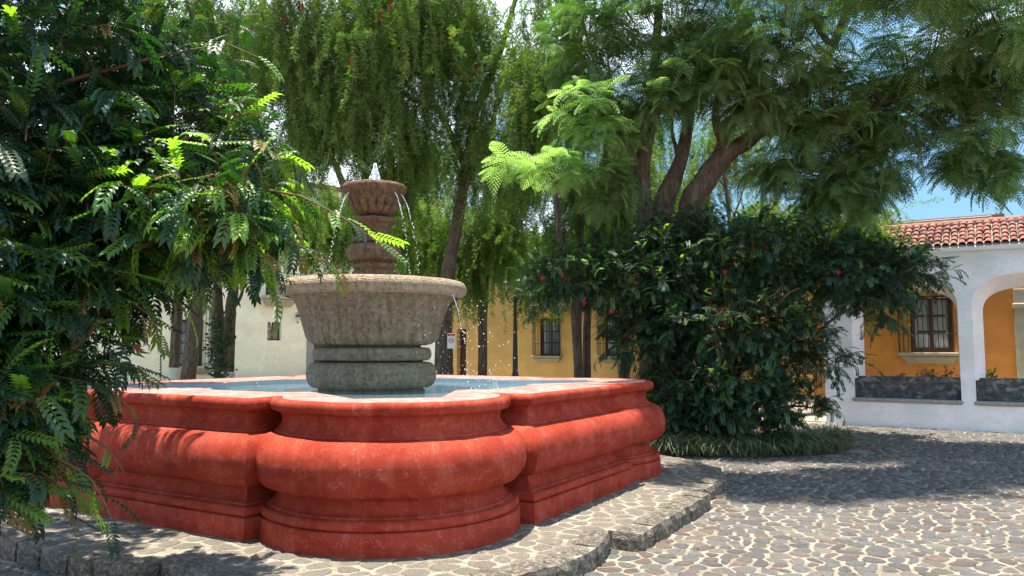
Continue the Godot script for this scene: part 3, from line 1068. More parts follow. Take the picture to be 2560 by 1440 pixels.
# casement window: frame, mullions, panes, curtain behind
func window_unit(h: Node3D, x0: float, x1: float, y0: float, y1: float, z: float, cols: int, rows: int, fr: Material, back: Material, t := 0.06):
	var w := holder(h, "window")
	var mb := MB.new()
	mb.box(Vector3(x0, y0, z - 0.05), Vector3(x0 + t, y1, z + 0.04), 0.006)
	mb.box(Vector3(x1 - t, y0, z - 0.05), Vector3(x1, y1, z + 0.04), 0.006)
	mb.box(Vector3(x0 + t, y1 - t, z - 0.05), Vector3(x1 - t, y1, z + 0.038), 0.006)
	mb.box(Vector3(x0 + t, y0, z - 0.05), Vector3(x1 - t, y0 + t, z + 0.038), 0.006)
	part(w, "frame", mb.mesh(), fr)
	var iw := (x1 - x0 - 2 * t) / cols
	var ih := (y1 - y0 - 2 * t) / rows
	for c in range(1, cols):
		boxpart(w, "mullion", Vector3(x0 + t + iw * c - t * 0.45, y0 + t, z - 0.03), Vector3(x0 + t + iw * c + t * 0.45, y1 - t, z + 0.03), fr)
	for r in range(1, rows):
		for c in cols:
			boxpart(w, "glazing_bar", Vector3(x0 + t + iw * c + t * 0.45, y0 + t + ih * r - t * 0.28, z - 0.02), Vector3(x0 + t + iw * (c + 1) - t * 0.45, y0 + t + ih * r + t * 0.28, z + 0.022), fr)
	for r in rows:
		for c in cols:
			boxpart(w, "pane", Vector3(x0 + t + iw * c + 0.01, y0 + t + ih * r + 0.01, z - 0.008), Vector3(x0 + t + iw * (c + 1) - 0.01, y0 + t + ih * (r + 1) - 0.01, z - 0.002), M.glass, 0.0)
	if back == null: return
	# hanging folds
	mb = MB.new()
	var n := 36
	for k in n:
		var a := lerpf(x0 + t * 0.6, x1 - t * 0.6, float(k) / n)
		var b := lerpf(x0 + t * 0.6, x1 - t * 0.6, float(k + 1) / n)
		var za := z - 0.10 + 0.018 * sin(k * 1.4) + 0.008 * sin(k * 0.6)
		var zb := z - 0.10 + 0.018 * sin((k + 1) * 1.4) + 0.008 * sin((k + 1) * 0.6)
		mb.quad(Vector3(a, y0, za), Vector3(b, y0, zb), Vector3(b, y1, zb), Vector3(a, y1, za), Vector3(0, 0, 1))
	part(w, "curtain", mb.mesh(), back)
# projecting iron grille
func grille(h: Node3D, x0: float, x1: float, y0: float, y1: float, z0: float, z1: float, n: int, rails: Array, m: Material, r := 0.010):
	var g := holder(h, "window_grille")
	for k in n + 1:
		var x := lerpf(x0, x1, float(k) / n)
		var mb := MB.new()
		mb.tube([Vector3(x, y0, z1), Vector3(x, y1, z1)], [r, r], 5)
		part(g, "bar", mb.mesh(), m)
	for s in [x0, x1]:
		for k in 2:
			var mb := MB.new()
			var z := lerpf(z0, z1, (k + 0.6) / 2.4)
			mb.tube([Vector3(s, y0, z), Vector3(s, y1, z)], [r, r], 5)
			part(g, "bar", mb.mesh(), m)
	for y in rails:
		var mb := MB.new()
		mb.tube([Vector3(x0, y, z0), Vector3(x0, y, z1), Vector3(x1, y, z1), Vector3(x1, y, z0)], [r * 0.9, r * 0.9, r * 0.9, r * 0.9], 4)
		part(g, "rail", mb.mesh(), m)
# stepped stone sill, widest at the top
func sill(h: Node3D, called: String, x0: float, x1: float, ytop: float, hgt: float, z: float, out: float, m: Material):
	var s := holder(h, called)
	boxpart(s, "slab", Vector3(x0, ytop - hgt * 0.3, z), Vector3(x1, ytop, z + out), m, 0.012)
	boxpart(s, "moulding", Vector3(x0 + (x1 - x0) * 0.04, ytop - hgt * 0.55, z), Vector3(x1 - (x1 - x0) * 0.04, ytop - hgt * 0.305, z + out * 0.82), m, 0.02)
	var mb := MB.new()
	var xm := (x1 - x0) * 0.14
	var xa := (x1 - x0) * 0.08
	var a := [Vector3(x0 + xa, ytop - hgt * 0.555, z + out * 0.7), Vector3(x1 - xa, ytop - hgt * 0.555, z + out * 0.7), Vector3(x1 - xm, ytop - hgt, z + out * 0.25), Vector3(x0 + xm, ytop - hgt, z + out * 0.25)]
	var b := []
	for p in a: b.append(Vector3(p.x, p.y, z))
	mb.quad(a[0], a[1], a[2], a[3], Vector3(0, -0.3, 1))
	mb.quad(a[3], a[2], b[2], b[3], Vector3(0, -1, 0))
	mb.quad(a[0], a[3], b[3], b[0], Vector3(-1, -0.3, 0))
	mb.quad(a[1], a[2], b[2], b[1], Vector3(1, -0.3, 0))
	mb.quad(a[0], a[1], b[1], b[0], Vector3(0, 1, 0))
	part(s, "corbel", mb.mesh(), m)
# wall with rectangular openings given as [x0,x1,y0,y1]
func holed_wall(h: Node3D, called: String, x0: float, x1: float, y0: float, y1: float, th: float, holes: Array, m: Material):
	var xs := [x0, x1]
	var ys := [y0, y1]
	for q in holes:
		xs.append_array([q[0], q[1]]); ys.append_array([q[2], q[3]])
	xs.sort(); ys.sort()
	var mb := MB.new()
	var open := func(x: float, y: float) -> bool:
		for q in holes:
			if x > q[0] and x < q[1] and y > q[2] and y < q[3]: return true
		return false
	for i in xs.size() - 1:
		if xs[i + 1] - xs[i] < 1e-5: continue
		for j in ys.size() - 1:
			if ys[j + 1] - ys[j] < 1e-5: continue
			if open.call((xs[i] + xs[i + 1]) / 2, (ys[j] + ys[j + 1]) / 2): continue
			for z in [0.0, -th]:
				mb.quad(Vector3(xs[i], ys[j], z), Vector3(xs[i + 1], ys[j], z), Vector3(xs[i + 1], ys[j + 1], z), Vector3(xs[i], ys[j + 1], z), Vector3(0, 0, 1 if z == 0.0 else -1))
	for q in holes:
		mb.quad(Vector3(q[0], q[2], 0), Vector3(q[0], q[3], 0), Vector3(q[0], q[3], -th), Vector3(q[0], q[2], -th), Vector3(1, 0, 0))
		mb.quad(Vector3(q[1], q[2], 0), Vector3(q[1], q[3], 0), Vector3(q[1], q[3], -th), Vector3(q[1], q[2], -th), Vector3(-1, 0, 0))
		mb.quad(Vector3(q[0], q[2], 0), Vector3(q[1], q[2], 0), Vector3(q[1], q[2], -th), Vector3(q[0], q[2], -th), Vector3(0, 1, 0))
		mb.quad(Vector3(q[0], q[3], 0), Vector3(q[1], q[3], 0), Vector3(q[1], q[3], -th), Vector3(q[0], q[3], -th), Vector3(0, -1, 0))
	mb.quad(Vector3(x0, y0, 0), Vector3(x0, y1, 0), Vector3(x0, y1, -th), Vector3(x0, y0, -th), Vector3(-1, 0, 0))
	mb.quad(Vector3(x1, y0, 0), Vector3(x1, y1, 0), Vector3(x1, y1, -th), Vector3(x1, y0, -th), Vector3(1, 0, 0))
	mb.quad(Vector3(x0, y1, 0), Vector3(x1, y1, 0), Vector3(x1, y1, -th), Vector3(x0, y1, -th), Vector3(0, 1, 0))
	part(h, called, mb.mesh(), m)
func shell(h: Node3D, x0: float, x1: float, y1: float, th: float, deep: float, m: Material):
	# rest of the house behind its front wall
	var mb := MB.new()
	mb.box(Vector3(x0, -0.05, -deep), Vector3(x0 + 0.3, y1, -th - 0.002))
	mb.box(Vector3(x1 - 0.3, -0.05, -deep), Vector3(x1, y1, -th - 0.002))
	mb.box(Vector3(x0 + 0.3, -0.05, -deep), Vector3(x1 - 0.3, y1, -deep + 0.3))
	part(h, "rear_walls", mb.mesh(), m)
	var rf_ := MB.new()
	rf_.box(Vector3(x0 - 0.1, y1 + 0.002, -deep - 0.1), Vector3(x1 + 0.1, y1 + 0.18, 0.25), 0.02)
	part(h, "roof", rf_.mesh(), M.tile_d)

func make_arcade():
	var W := deg_to_rad(32.0)
	# local x runs to the viewer's right, z towards the plaza; origin at the right edge of the picture
	var h := thing("arcade_wall", "white arcade with basket arches, dark parapets and a tiled roof beside the plaza", "arcade", Vector3(9.554, 0, -14.603), -W)
	var th := 0.42
	var eave := 3.58
	var xl := -3.47
	var xr := 3.2
	var arches := [[-2.91, -0.985], [-0.74, 1.2], [1.45, 3.2]]
	boxpart(h, "base_wall", Vector3(xl, -0.05, -th), Vector3(xr, 0.50, 0), M.white_wall, 0.0)
	var piers := [[xl, -2.91], [-0.985, -0.74], [1.2, 1.45]]
	for p in piers:
		boxpart(h, "pier", Vector3(p[0], 0.50, -th), Vector3(p[1], 2.36, 0), M.white_wall, 0.0)
	for a in arches:
		var front := PackedVector2Array()
		var back := PackedVector2Array()
		var l0: float = a[0]; var r0: float = a[1]
		var il := l0 + 0.17; var ir := r0 - 0.03
		if a[1] > 3.0: r0 = a[1] + 0.5; ir = r0 - 0.03
		for k in 33:
			var t := PI - PI * k / 32.0
			var sx := signf(cos(t)) * pow(absf(cos(t)), 0.72)
			var sy := pow(sin(t), 0.80)
			front.append(Vector2((l0 + r0) / 2 + (r0 - l0) / 2 * sx, 2.36 + 0.66 * sy))
			back.append(Vector2((il + ir) / 2 + (ir - il) / 2 * sx, 2.28 + 0.50 * sy))
		front[0] = Vector2(l0, 2.36); front[32] = Vector2(r0, 2.36)
		var sp := PackedVector2Array(front)
		var x0 := l0
		var x1 := minf(r0, xr)
		sp.append(Vector2(r0, eave - 0.10)); sp.append(Vector2(l0, eave - 0.10))
		var mb := MB.new()
		mb.prism(sp, -0.05, 0.0)
		part(h, "spandrel", mb.mesh(), M.white_wall)
		mb = MB.new()
		var F2 := [Vector2(l0, 0.98)]
		var B2 := [Vector2(il, 0.98)]
		for k in 33:
			F2.append(front[k]); B2.append(back[k])
		F2.append(Vector2(r0, 0.98)); B2.append(Vector2(ir, 0.98))
		var cen := Vector2((l0 + r0) / 2, 2.0)
		for k in F2.size() - 1:
			var a0 := Vector3(F2[k].x, F2[k].y, -0.001)
			var a1 := Vector3(F2[k + 1].x, F2[k + 1].y, -0.001)
			var b0 := Vector3(B2[k].x, B2[k].y, -th)
			var b1 := Vector3(B2[k + 1].x, B2[k + 1].y, -th)
			var o: Vector2 = cen - (F2[k] + F2[k + 1]) / 2
			mb.quad(a0, a1, b1, b0, Vector3(o.x, o.y, 0.3))
		part(h, "arch_reveal", mb.mesh(), M.lilac_wall, "pale lilac splayed arch reveal")
		boxpart(h, "parapet", Vector3(l0 + 0.002, 0.584, -th + 0.05), Vector3(minf(r0, xr) - 0.002, 1.02, -0.16), M.sooty_stone, 0.012, "black-stained stone parapet slab")
		boxpart(h, "ledge", Vector3(l0 - 0.035, 0.502, -th + 0.03), Vector3(minf(r0, xr) + 0.035, 0.582, 0.075), M.grey_cement, 0.034, "rounded worn stone ledge")
	# upper band and worn eave
	boxpart(h, "inner_lintel", Vector3(xl, 3.05, -th), Vector3(xr, eave - 0.101, -0.052), M.white_wall, 0.0)
	boxpart(h, "pier_head", Vector3(xl, 2.36, -0.05), Vector3(-2.91, eave - 0.10, 0), M.white_wall, 0.0)
	boxpart(h, "pier_head", Vector3(-0.985, 2.36, -0.05), Vector3(-0.74, eave - 0.10, 0), M.white_wall, 0.0)
	boxpart(h, "pier_head", Vector3(1.2, 2.36, -0.05), Vector3(1.45, eave - 0.10, 0), M.white_wall, 0.0)
	boxpart(h, "cornice", Vector3(xl - 0.03, eave - 0.098, -th - 0.8), Vector3(xr, eave, 0.09), M.white_wall, 0.02)
	# tiled roof: bed, courses of barrel tiles, ridge caps
	var rise := 0.62
	var run := 1.30
	var slope := atan2(rise, run)
	var ln := sqrt(rise * rise + run * run)
	var roof := holder(h, "roof")
	var mb2 := MB.new()
	mb2.prism(PackedVector2Array([Vector2(-0.06, eave + 0.002), Vector2(run, eave + 0.002), Vector2(run, eave + rise), Vector2(run - 0.02, eave + rise), Vector2(-0.06, eave + 0.03)]), xl - 0.02, xr, Transform3D(Basis(Vector3(0, 0, -1), Vector3(0, 1, 0), Vector3(1, 0, 0)), Vector3(0, 0, 0)))
	part(roof, "tile_bed", mb2.mesh(), M.grey_cement)
	var variants := []
	var tl := ln / 6.0
	for vv in 3:
		var m := MB.new()
		var r0 := 0.068
		var r1 := 0.054
		var sg := 8
		for k in sg:
			var a := PI * k / sg
			var b := PI * (k + 1) / sg
			for e in [[1.0, 1.0], [0.82, -1.0]]:
				var p0 := Vector3(cos(a) * r0 * e[0], sin(a) * r0 * e[0], 0)
				var p1 := Vector3(cos(b) * r0 * e[0], sin(b) * r0 * e[0], 0)
				var p2 := Vector3(cos(b) * r1 * e[0], sin(b) * r1 * e[0] - 0.018, -tl * 1.18)
				var p3 := Vector3(cos(a) * r1 * e[0], sin(a) * r1 * e[0] - 0.018, -tl * 1.18)
				var na: Vector3 = Vector3(cos(a), sin(a), 0) * e[1]
				var nb: Vector3 = Vector3(cos(b), sin(b), 0) * e[1]
				m.squad(p0, p1, p2, p3, na, nb, nb, na)
			m.quad(Vector3(cos(a) * r0, sin(a) * r0, 0), Vector3(cos(b) * r0, sin(b) * r0, 0), Vector3(cos(b) * r0, sin(b) * r0, 0) * 0.82, Vector3(cos(a) * r0, sin(a) * r0, 0) * 0.82, Vector3(0, 0, 1))
		variants.append(m.mesh())
		tl *= 1.0
	var tm := [M.tile_a, M.tile_b, M.tile_c, M.tile_a, M.tile_d, M.tile_a]
	var x := xl + 0.06
	var pitch_b := Basis(Vector3.RIGHT, slope)
	while x < 1.05:
		for r in 6:
			var o := part(roof, "roof_tile", variants[r % 3], tm[R.randi() % 6])
			var s := r * ln / 6.0 - 0.06
			o.transform = Transform3D(pitch_b * Basis(Vector3.UP, rf(-0.05, 0.05)) * Basis(Vector3.BACK, rf(-0.06, 0.06)), Vector3(x + rf(-0.006, 0.006), eave + 0.045 + s * sin(slope) + rf(-0.004, 0.006), 0.05 - s * cos(slope)))
		x += 0.142
	var far := MB.new()
	while x < xr:
		for r in 6:
			var s := r * ln / 6.0 - 0.06
			far.tube([Vector3(x, eave + 0.02 + s * sin(slope), 0.05 - s * cos(slope)), Vector3(x, eave + 0.02 + (s + 0.25) * sin(slope), 0.05 - (s + 0.25) * cos(slope))], [0.068, 0.054], 8)
		x += 0.142
	part(roof, "far_tiles", far.mesh(), M.tile_a, "", "stuff")
	x = xl
	while x < xr:
		var m := MB.new()
		var rr := [0.085, 0.075]
		var seg := 8
		for k in seg:
			var a := PI * k / seg - 0.15
			var b := PI * (k + 1) / seg - 0.15
			var na := Vector3(0, sin(a), cos(a))
			var nb := Vector3(0, sin(b), cos(b))
			m.squad(Vector3(0, 0, 0) + na * rr[0], nb * rr[0], Vector3(0.30, 0, 0) + nb * rr[1], Vector3(0.30, 0, 0) + na * rr[1], na, nb, nb, na)
		var o := part(roof, "ridge_tile", m.mesh(), [M.tile_c, M.tile_a, M.tile_c][R.randi() % 3])
		o.position = Vector3(x, eave + rise + 0.015, -run + 0.03)
		x += 0.28
	# ---- the orange house behind the arcade
	var zb := -3.1
	var hb := thing("orange_house", "orange plastered house wall with a barred casement window seen through white arches", "house", Vector3(9.554, 0, -14.603) + Vector3(sin(W), 0, -cos(W)) * 3.1, -W)
	var w0 := on_plane(hb, 2277, 880)
	var w1 := on_plane(hb, 2378, 737)
	holed_wall(hb, "wall", -4.3, 5.0, -0.05, 4.3, 0.35, [[w0.x, w1.x, w0.y, w1.y]], M.orange_wall)
	var tp := on_plane(hb, 2480, 538)
	boxpart(hb, "parapet_cap", Vector3(-4.3, 4.302, -0.35), Vector3(tp.x, tp.y, 0.03), M.grey_cement, 0.02)
	boxpart(hb, "rear_walls", Vector3(-4.3, -0.05, -4.0), Vector3(5.0, 4.0, -3.7), M.orange_wall, 0.0)
	boxpart(hb, "roof_slab", Vector3(-4.3, 4.002, -4.0), Vector3(5.0, 4.2, -0.352), M.grey_cement, 0.0)
	window_unit(hb, w0.x, w1.x, w0.y, w1.y, -0.10, 2, 3, M.brown_wood, M.curtain, 0.10)
	var gl := on_plane(hb, 2248, 880, 0.2)
	var gr := on_plane(hb, 2392, 722, 0.2)
	grille(hb, gl.x, gr.x, w0.y - 0.01, gr.y, 0.0, 0.2, 12, [w0.y + 0.42, w0.y + 1.25], M.brown_wood, 0.011)
	sill(hb, "window_sill", gl.x - 0.02, gr.x + 0.03, w0.y - 0.012, 0.26, 0.0, 0.25, M.trim_stone)
	var pl := on_plane(hb, 2532, 725)
	boxpart(hb, "stone_pilaster", Vector3(pl.x, 0.0, 0.0), Vector3(pl.x + 0.6, pl.y + 0.02, 0.07), M.trim_stone, 0.01, "grey stone door pilaster with a moulded capital")
	boxpart(hb, "capital", Vector3(pl.x - 0.03, pl.y - 0.42, 0.0), Vector3(pl.x + 0.63, pl.y - 0.30, 0.12), M.trim_stone, 0.02)
	boxpart(hb, "gallery_floor", Vector3(-4.2, -0.05, 0.36), Vector3(5.0, 0.02, 2.66), M.trim_stone, 0.0)
	# flowering plants showing over the parapet
	var spots := [[2285, 945, "small pink flowering plant just above the dark parapet left of the window sill", true], [2345, 930, "taller pink flowering sprig under the barred orange house window", true], [2505, 935, "bright green leafy plant above the right parapet", false]]
	for s in spots:
		var p := on_plane(h, s[0], s[1], -0.75)
		var base := h.transform * Vector3(p.x, 0.0, -0.75)
		var pt := thing("patio_plant", s[2], "plant", base)
		var st := MB.new()
		var xf := []
		var cs := []
		var fx := []
		var hgt := p.y
		for k in 9:
			var a := rf(0, TAU)
			var tip := Vector3(cos(a) * rf(0.1, 0.45), hgt + rf(-0.15, 0.12), sin(a) * rf(0.05, 0.25))
			st.tube([Vector3(0, 0, 0), Vector3(tip.x * 0.3, hgt * 0.6, tip.z * 0.3), tip], [0.012, 0.008, 0.004], 4)
			for j in 26:
				var q := Vector3(tip.x * 0.6, hgt * 0.75, tip.z * 0.6).lerp(tip, R.randf()) + rdir() * 0.05
				var bs := frame(rdir() + Vector3.UP * 0.3, Vector3.UP, rf(0.07, 0.13))
				if s[3] and j > 15: fx.append(Transform3D(bs, q))
				else:
					xf.append(Transform3D(bs, q)); cs.append(Color(0.16, 0.24, 0.04))
		part(pt, "stems", st.mesh(), M.twig_brown)
		many(pt, "leaves", simple_leaf(), M.leaf_shrub, xf, cs)
		if fx.size():
			var fc := []
			for k in fx.size(): fc.append(Color(0.6, 0.08, 0.14))
			many(pt, "petals", simple_leaf(), M.petal, fx, fc)
func simple_leaf() -> Mesh:
	var m := MB.new()
	m.leaf(Vector3.ZERO, Vector3(0.28, 0.05, 0.5), Vector3(0, 0, 0.5))
	m.leaf(Vector3.ZERO, Vector3(0, 0, 0.5), Vector3(-0.28, 0.05, 0.5))
	m.leaf(Vector3(0, 0, 0.5), Vector3(0.28, 0.05, 0.5), Vector3(0, -0.1, 1))
	m.leaf(Vector3(0, 0, 0.5), Vector3(0, -0.1, 1), Vector3(-0.28, 0.05, 0.5))
	return m.mesh()

func make_yellow_house():
	var W := deg_to_rad(31.0)
	var o := at(1290, 870, 30.0)
	var h := thing("yellow_house", "ochre yellow house wall with barred window behind the lamp post", "house", Vector3(o.x, 0, o.z), -W)
	var lft := on_plane(h, 1168, 900).x
	var w0 := on_plane(h, 1350, 889)
	var w1 := on_plane(h, 1401, 795)
	var v0 := on_plane(h, 1512, 889)
	var d0 := on_plane(h, 1143, 900).x
	var vw := w1.x - w0.x
	holed_wall(h, "wall", d0 - 0.9, 16.0, -0.05, 5.2, 0.4, [[w0.x, w1.x, w0.y, w1.y], [v0.x, v0.x + vw, w0.y, w1.y], [d0 - 0.02, lft - 0.05, 0.0, on_plane(h, 1150, 822).y]], M.yellow_wall)
	boxpart(h, "dark_door", Vector3(d0 - 0.02, 0.0, -0.30), Vector3(lft - 0.05, on_plane(h, 1150, 822).y, -0.24), M.brown_wood, 0.005)
	shell(h, d0 - 0.9, 16.0, 5.2, 0.4, 7.0, M.yellow_wall)
	for x in [w0.x, v0.x]:
		window_unit(h, x, x + vw, w0.y, w1.y, -0.12, 2, 3, M.brown_wood, null, 0.07)
		grille(h, x - 0.2, x + vw + 0.02, w0.y, w1.y + 0.28, 0.0, 0.22, 9, [w0.y + 0.45, w0.y + 1.1, w1.y + 0.2], M.black_iron, 0.009)
		sill(h, "window_sill", x - 0.24, x + vw + 0.10, w0.y - 0.003, 0.26, 0.0, 0.28, M.trim_stone)
		boxpart(h, "window_hood", Vector3(x - 0.34, w1.y + 0.31, 0.0), Vector3(x + vw + 0.5, w1.y + 0.50, 0.42), M.grey_cement, 0.03)

func make_cream_house():
	var A := deg_to_rad(45.0)
	var o := at(250, 870, 31.0)
	# local x to the right, receding
	var h := thing("cream_house", "cream house with small balcony and barred window behind the tree trunks", "house", Vector3(o.x, 0, o.z), A)
	var rx := on_plane(h, 1098, 900).x
	var sw0 := on_plane(h, 668, 851)
	var sw1 := on_plane(h, 704, 806)
	var dw0 := on_plane(h, 440, 916)
	var dw1 := on_plane(h, 512, 800)
	var bd0 := on_plane(h, 664, 738)
	var bd1 := on_plane(h, 700, 640)
	var dr := on_plane(h, 784, 830)
	holed_wall(h, "wall", -9.0, rx, -0.05, 9.5, 0.35, [[sw0.x, sw1.x, sw0.y, sw1.y], [dw0.x, dw1.x, dw0.y, dw1.y], [bd0.x, bd1.x, bd0.y, bd1.y], [dr.x, dr.x + 1.6, 0.0, dr.y]], M.cream_wall)
	shell(h, -9.0, rx, 9.5, 0.35, 7.0, M.cream_wall)
	window_unit(h, sw0.x, sw1.x, sw0.y, sw1.y, -0.22, 2, 2, M.brown_wood, null, 0.05)
	window_unit(h, dw0.x, dw1.x, dw0.y, dw1.y, -0.22, 2, 4, M.brown_wood, null, 0.09)
	grille(h, dw0.x - 0.05, dw1.x + 0.25, dw0.y, dw1.y + 0.35, 0.0, 0.25, 10, [dw0.y + 0.1, dw0.y + 1.1, dw1.y + 0.34], M.black_iron, 0.014)
	# scrolls on the grille's top rail
	var cr := holder(h, "grille_crest")
	for k in 3:
		var cx := lerpf(dw0.x + 0.1, dw1.x + 0.1, k / 2.0)
		var mb := MB.new()
		var p := []
		var r := []
		for j in 15:
			var t := j / 14.0
			var a := -PI / 2 + t * TAU * 0.95
			p.append(Vector3(cx + cos(a) * 0.10 * (1 - 0.5 * t), dw1.y + 0.46 + sin(a) * 0.11 * (1 - 0.5 * t), 0.25)); r.append(0.013)
		mb.tube(p, r, 5)
		part(cr, "scroll", mb.mesh(), M.black_iron)
	sill(h, "window_sill", dw0.x - 0.1, dw1.x + 0.4, dw0.y - 0.003, 0.35, 0.0, 0.3, M.trim_stone)
	# door with grey stone jambs
	boxpart(h, "door_jamb", Vector3(on_plane(h, 766, 900).x, 0, 0.0), Vector3(dr.x, dr.y + 0.25, 0.06), M.grey_cement, 0.01)
	boxpart(h, "door_leaf", Vector3(dr.x, 0, -0.3), Vector3(dr.x + 1.6, dr.y, -0.22), M.brown_wood, 0.005)
	# balcony
	var b := holder(h, "balcony")
	var bx0 := on_plane(h, 652, 740).x
	var bx1 := on_plane(h, 735, 740).x
	sill(h, "balcony_slab", bx0, bx1, bd0.y - 0.02, 0.5, 0.0, 0.6, M.trim_stone)
	boxpart(h, "balcony_door", Vector3(bd0.x, bd0.y, -0.28), Vector3(bd1.x, bd1.y, -0.2), M.blue_door, 0.005)
	for k in 13:
		var mb := MB.new()
		var x := lerpf(bx0 + 0.08, bx1 - 0.08, k / 12.0)
		mb.tube([Vector3(x, bd0.y - 0.02, 0.55), Vector3(x, bd0.y + 1.05, 0.55)], [0.013, 0.013], 5)
		part(b, "baluster", mb.mesh(), M.black_iron)
	var rl := MB.new()
	rl.tube([Vector3(bx0 + 0.08, bd0.y + 1.05, 0.0), Vector3(bx0 + 0.08, bd0.y + 1.05, 0.55), Vector3(bx1 - 0.08, bd0.y + 1.05, 0.55), Vector3(bx1 - 0.08, bd0.y + 1.05, 0.0)], [0.02, 0.02, 0.02, 0.02], 5)
	part(b, "handrail", rl.mesh(), M.black_iron)
	# wall lantern
	var lp := on_plane(h, 745, 796, 0.2)
	var ln := thing("wall_lantern", "small black lantern fixed to the cream wall", "lantern", h.transform * Vector3(lp.x, lp.y - 0.2, 0.2), A)
	lantern(ln, Vector3.ZERO, 0.9)
	var ar := MB.new()
	ar.tube([Vector3(0, 0.42, 0), Vector3(0, 0.5, -0.08), Vector3(0, 0.36, -0.198)], [0.014, 0.014, 0.014], 5)
	part(ln, "bracket", ar.mesh(), M.black_iron)
func lantern(parent: Node3D, at_: Vector3, s: float):
	var X := Transform3D(Basis.from_scale(Vector3.ONE * s), at_)
	var mb := MB.new()
	# tapering four-sided cage: corner bars
	for k in 6:
		var a := TAU * k / 6
		mb.tube([X * Vector3(cos(a) * 0.07, 0.02, sin(a) * 0.07), X * Vector3(cos(a) * 0.125, 0.30, sin(a) * 0.125)], [0.008 * s, 0.008 * s], 4)
	part(parent, "cage", mb.mesh(), M.black_iron)
	mb = MB.new()
	mb.lathe([Vector2(0.062, 0.025), Vector2(0.112, 0.295)], 6)
	for k in mb.v.size(): mb.v[k] = X * mb.v[k]
	part(parent, "glass", mb.mesh(), M.glass)
	mb = MB.new()
	mb.lathe([Vector2(0.001, 0.30), Vector2(0.15, 0.302), Vector2(0.145, 0.325), Vector2(0.10, 0.37), Vector2(0.045, 0.405), Vector2(0.03, 0.44), Vector2(0.012, 0.455), Vector2(0.012, 0.49), Vector2(0.001, 0.50)], 12)
	for k in mb.v.size(): mb.v[k] = X * mb.v[k]
	part(parent, "cap", mb.mesh(), M.black_iron)
	mb = MB.new()
	mb.lathe([Vector2(0.001, -0.05), Vector2(0.02, -0.04), Vector2(0.035, -0.01), Vector2(0.078, 0.0), Vector2(0.08, 0.02), Vector2(0.001, 0.022)], 12)
	for k in mb.v.size(): mb.v[k] = X * mb.v[k]
	part(parent, "seat", mb.mesh(), M.black_iron)
func make_lamp_post():
	var p := at(1288, 870, 24.0)
	var h := thing("street_lamp", "black cast iron lamp post with curled arms and lanterns before the ochre wall", "street lamp", Vector3(p.x, 0, p.z))
	var top := at(1288, 735, 24.0).y
	var mb := MB.new()
	mb.lathe([Vector2(0.001, 0), Vector2(0.17, 0.0), Vector2(0.17, 0.12), Vector2(0.13, 0.16), Vector2(0.12, 0.5), Vector2(0.145, 0.54), Vector2(0.145, 0.72), Vector2(0.11, 0.76), Vector2(0.085, 0.86), Vector2(0.078, 1.4), Vector2(0.065, 2.0), Vector2(0.055, 2.6), Vector2(0.05, top), Vector2(0.075, top + 0.02), Vector2(0.07, top + 0.07), Vector2(0.03, top + 0.14), Vector2(0.001, top + 0.22)], 16)
	part(h, "post", mb.mesh(), M.black_iron)
	for s in [[-1.0, -0.28, 0.02], [1.0, 0.31, 0.08], [0.3, 0.12, -0.30]]:
		var e := Vector3(s[1], top + 0.02 + (0.08 if s[1] > 0 else 0.0), s[2])
		mb = MB.new()
		var pts := []
		var rr := []
		for k in 9:
			var t := k / 8.0
			pts.append(Vector3(e.x * t, top - 0.12 - 0.16 * sin(PI * t) + (e.y - 0.05 - top + 0.12) * t * t, e.z * t)); rr.append(0.018)
		mb.tube(pts, rr, 6)
		part(h, "arm", mb.mesh(), M.black_iron)
		lantern(h, e, 1.0)

# ---------------------------------------------------------------- foliage
func compound_leaf(pairs: int, ln: float, lw: float, droop: float, gap := 1.0) -> Mesh:
	# pinnate leaf of unit length: paired oblong leaflets, the last ones longest
	var m := MB.new()
	var rp := func(t: float) -> Vector3: return Vector3(0, 0.12 * t - droop * t * t, t * (1.0 - 0.25 * droop * t))
	for k in 4:
		var a: Vector3 = rp.call(k / 4.0)
		var b: Vector3 = rp.call((k + 1) / 4.0)
		m.leaf(a + Vector3(0.008, 0, 0), b + Vector3(0.008, 0, 0), b - Vector3(0.008, 0, 0))
		m.leaf(a + Vector3(0.008, 0, 0), b - Vector3(0.008, 0, 0), a - Vector3(0.008, 0, 0))
	for k in pairs:
		var t := 0.10 + 0.86 * k / (pairs - 1.0)
		var p: Vector3 = rp.call(t)
		var fwd: Vector3 = (rp.call(t + 0.02) - p).normalized()
		var l := ln * (0.62 + 0.38 * t) * (0.92 + 0.16 * fmod(k * 0.618, 1.0))
		if k == 0: l *= 0.75
		for s in [-1.0, 1.0]:
			var an := 0.55 + 0.65 * t * t
			var d := (Vector3(s * cos(an), 0.10, 0) + fwd * sin(an)).normalized()
			var side := (fwd * cos(an) - Vector3(s * sin(an), 0, 0)).normalized()
			var w := l * lw
			var base := p + d * 0.01
			var mid := p + d * l * 0.52 + Vector3(0, 0.02, 0)
			var tip := p + d * l + Vector3(0, -0.12 * l - 0.04 * t, 0)
			var e0 := p + d * l * 0.20
			var mA := mid + side * w * 0.5 + Vector3(0, 0.015, 0)
			var mB := mid - side * w * 0.5 + Vector3(0, 0.015, 0)
			var q := p + d * l * 0.80 + Vector3(0, -0.03 * l, 0)
			m.leaf(base, e0 + side * w * 0.32, e0 - side * w * 0.32)
			m.leaf(e0 + side * w * 0.32, mA, mid); m.leaf(e0 + side * w * 0.32, mid, e0 - side * w * 0.32)
			m.leaf(e0 - side * w * 0.32, mid, mB)
			m.leaf(mA, q + side * w * 0.33, mid); m.leaf(mid, q + side * w * 0.33, q - side * w * 0.33); m.leaf(mid, q - side * w * 0.33, mB)
			m.leaf(q + side * w * 0.33, tip, q - side * w * 0.33)
	return m.mesh()
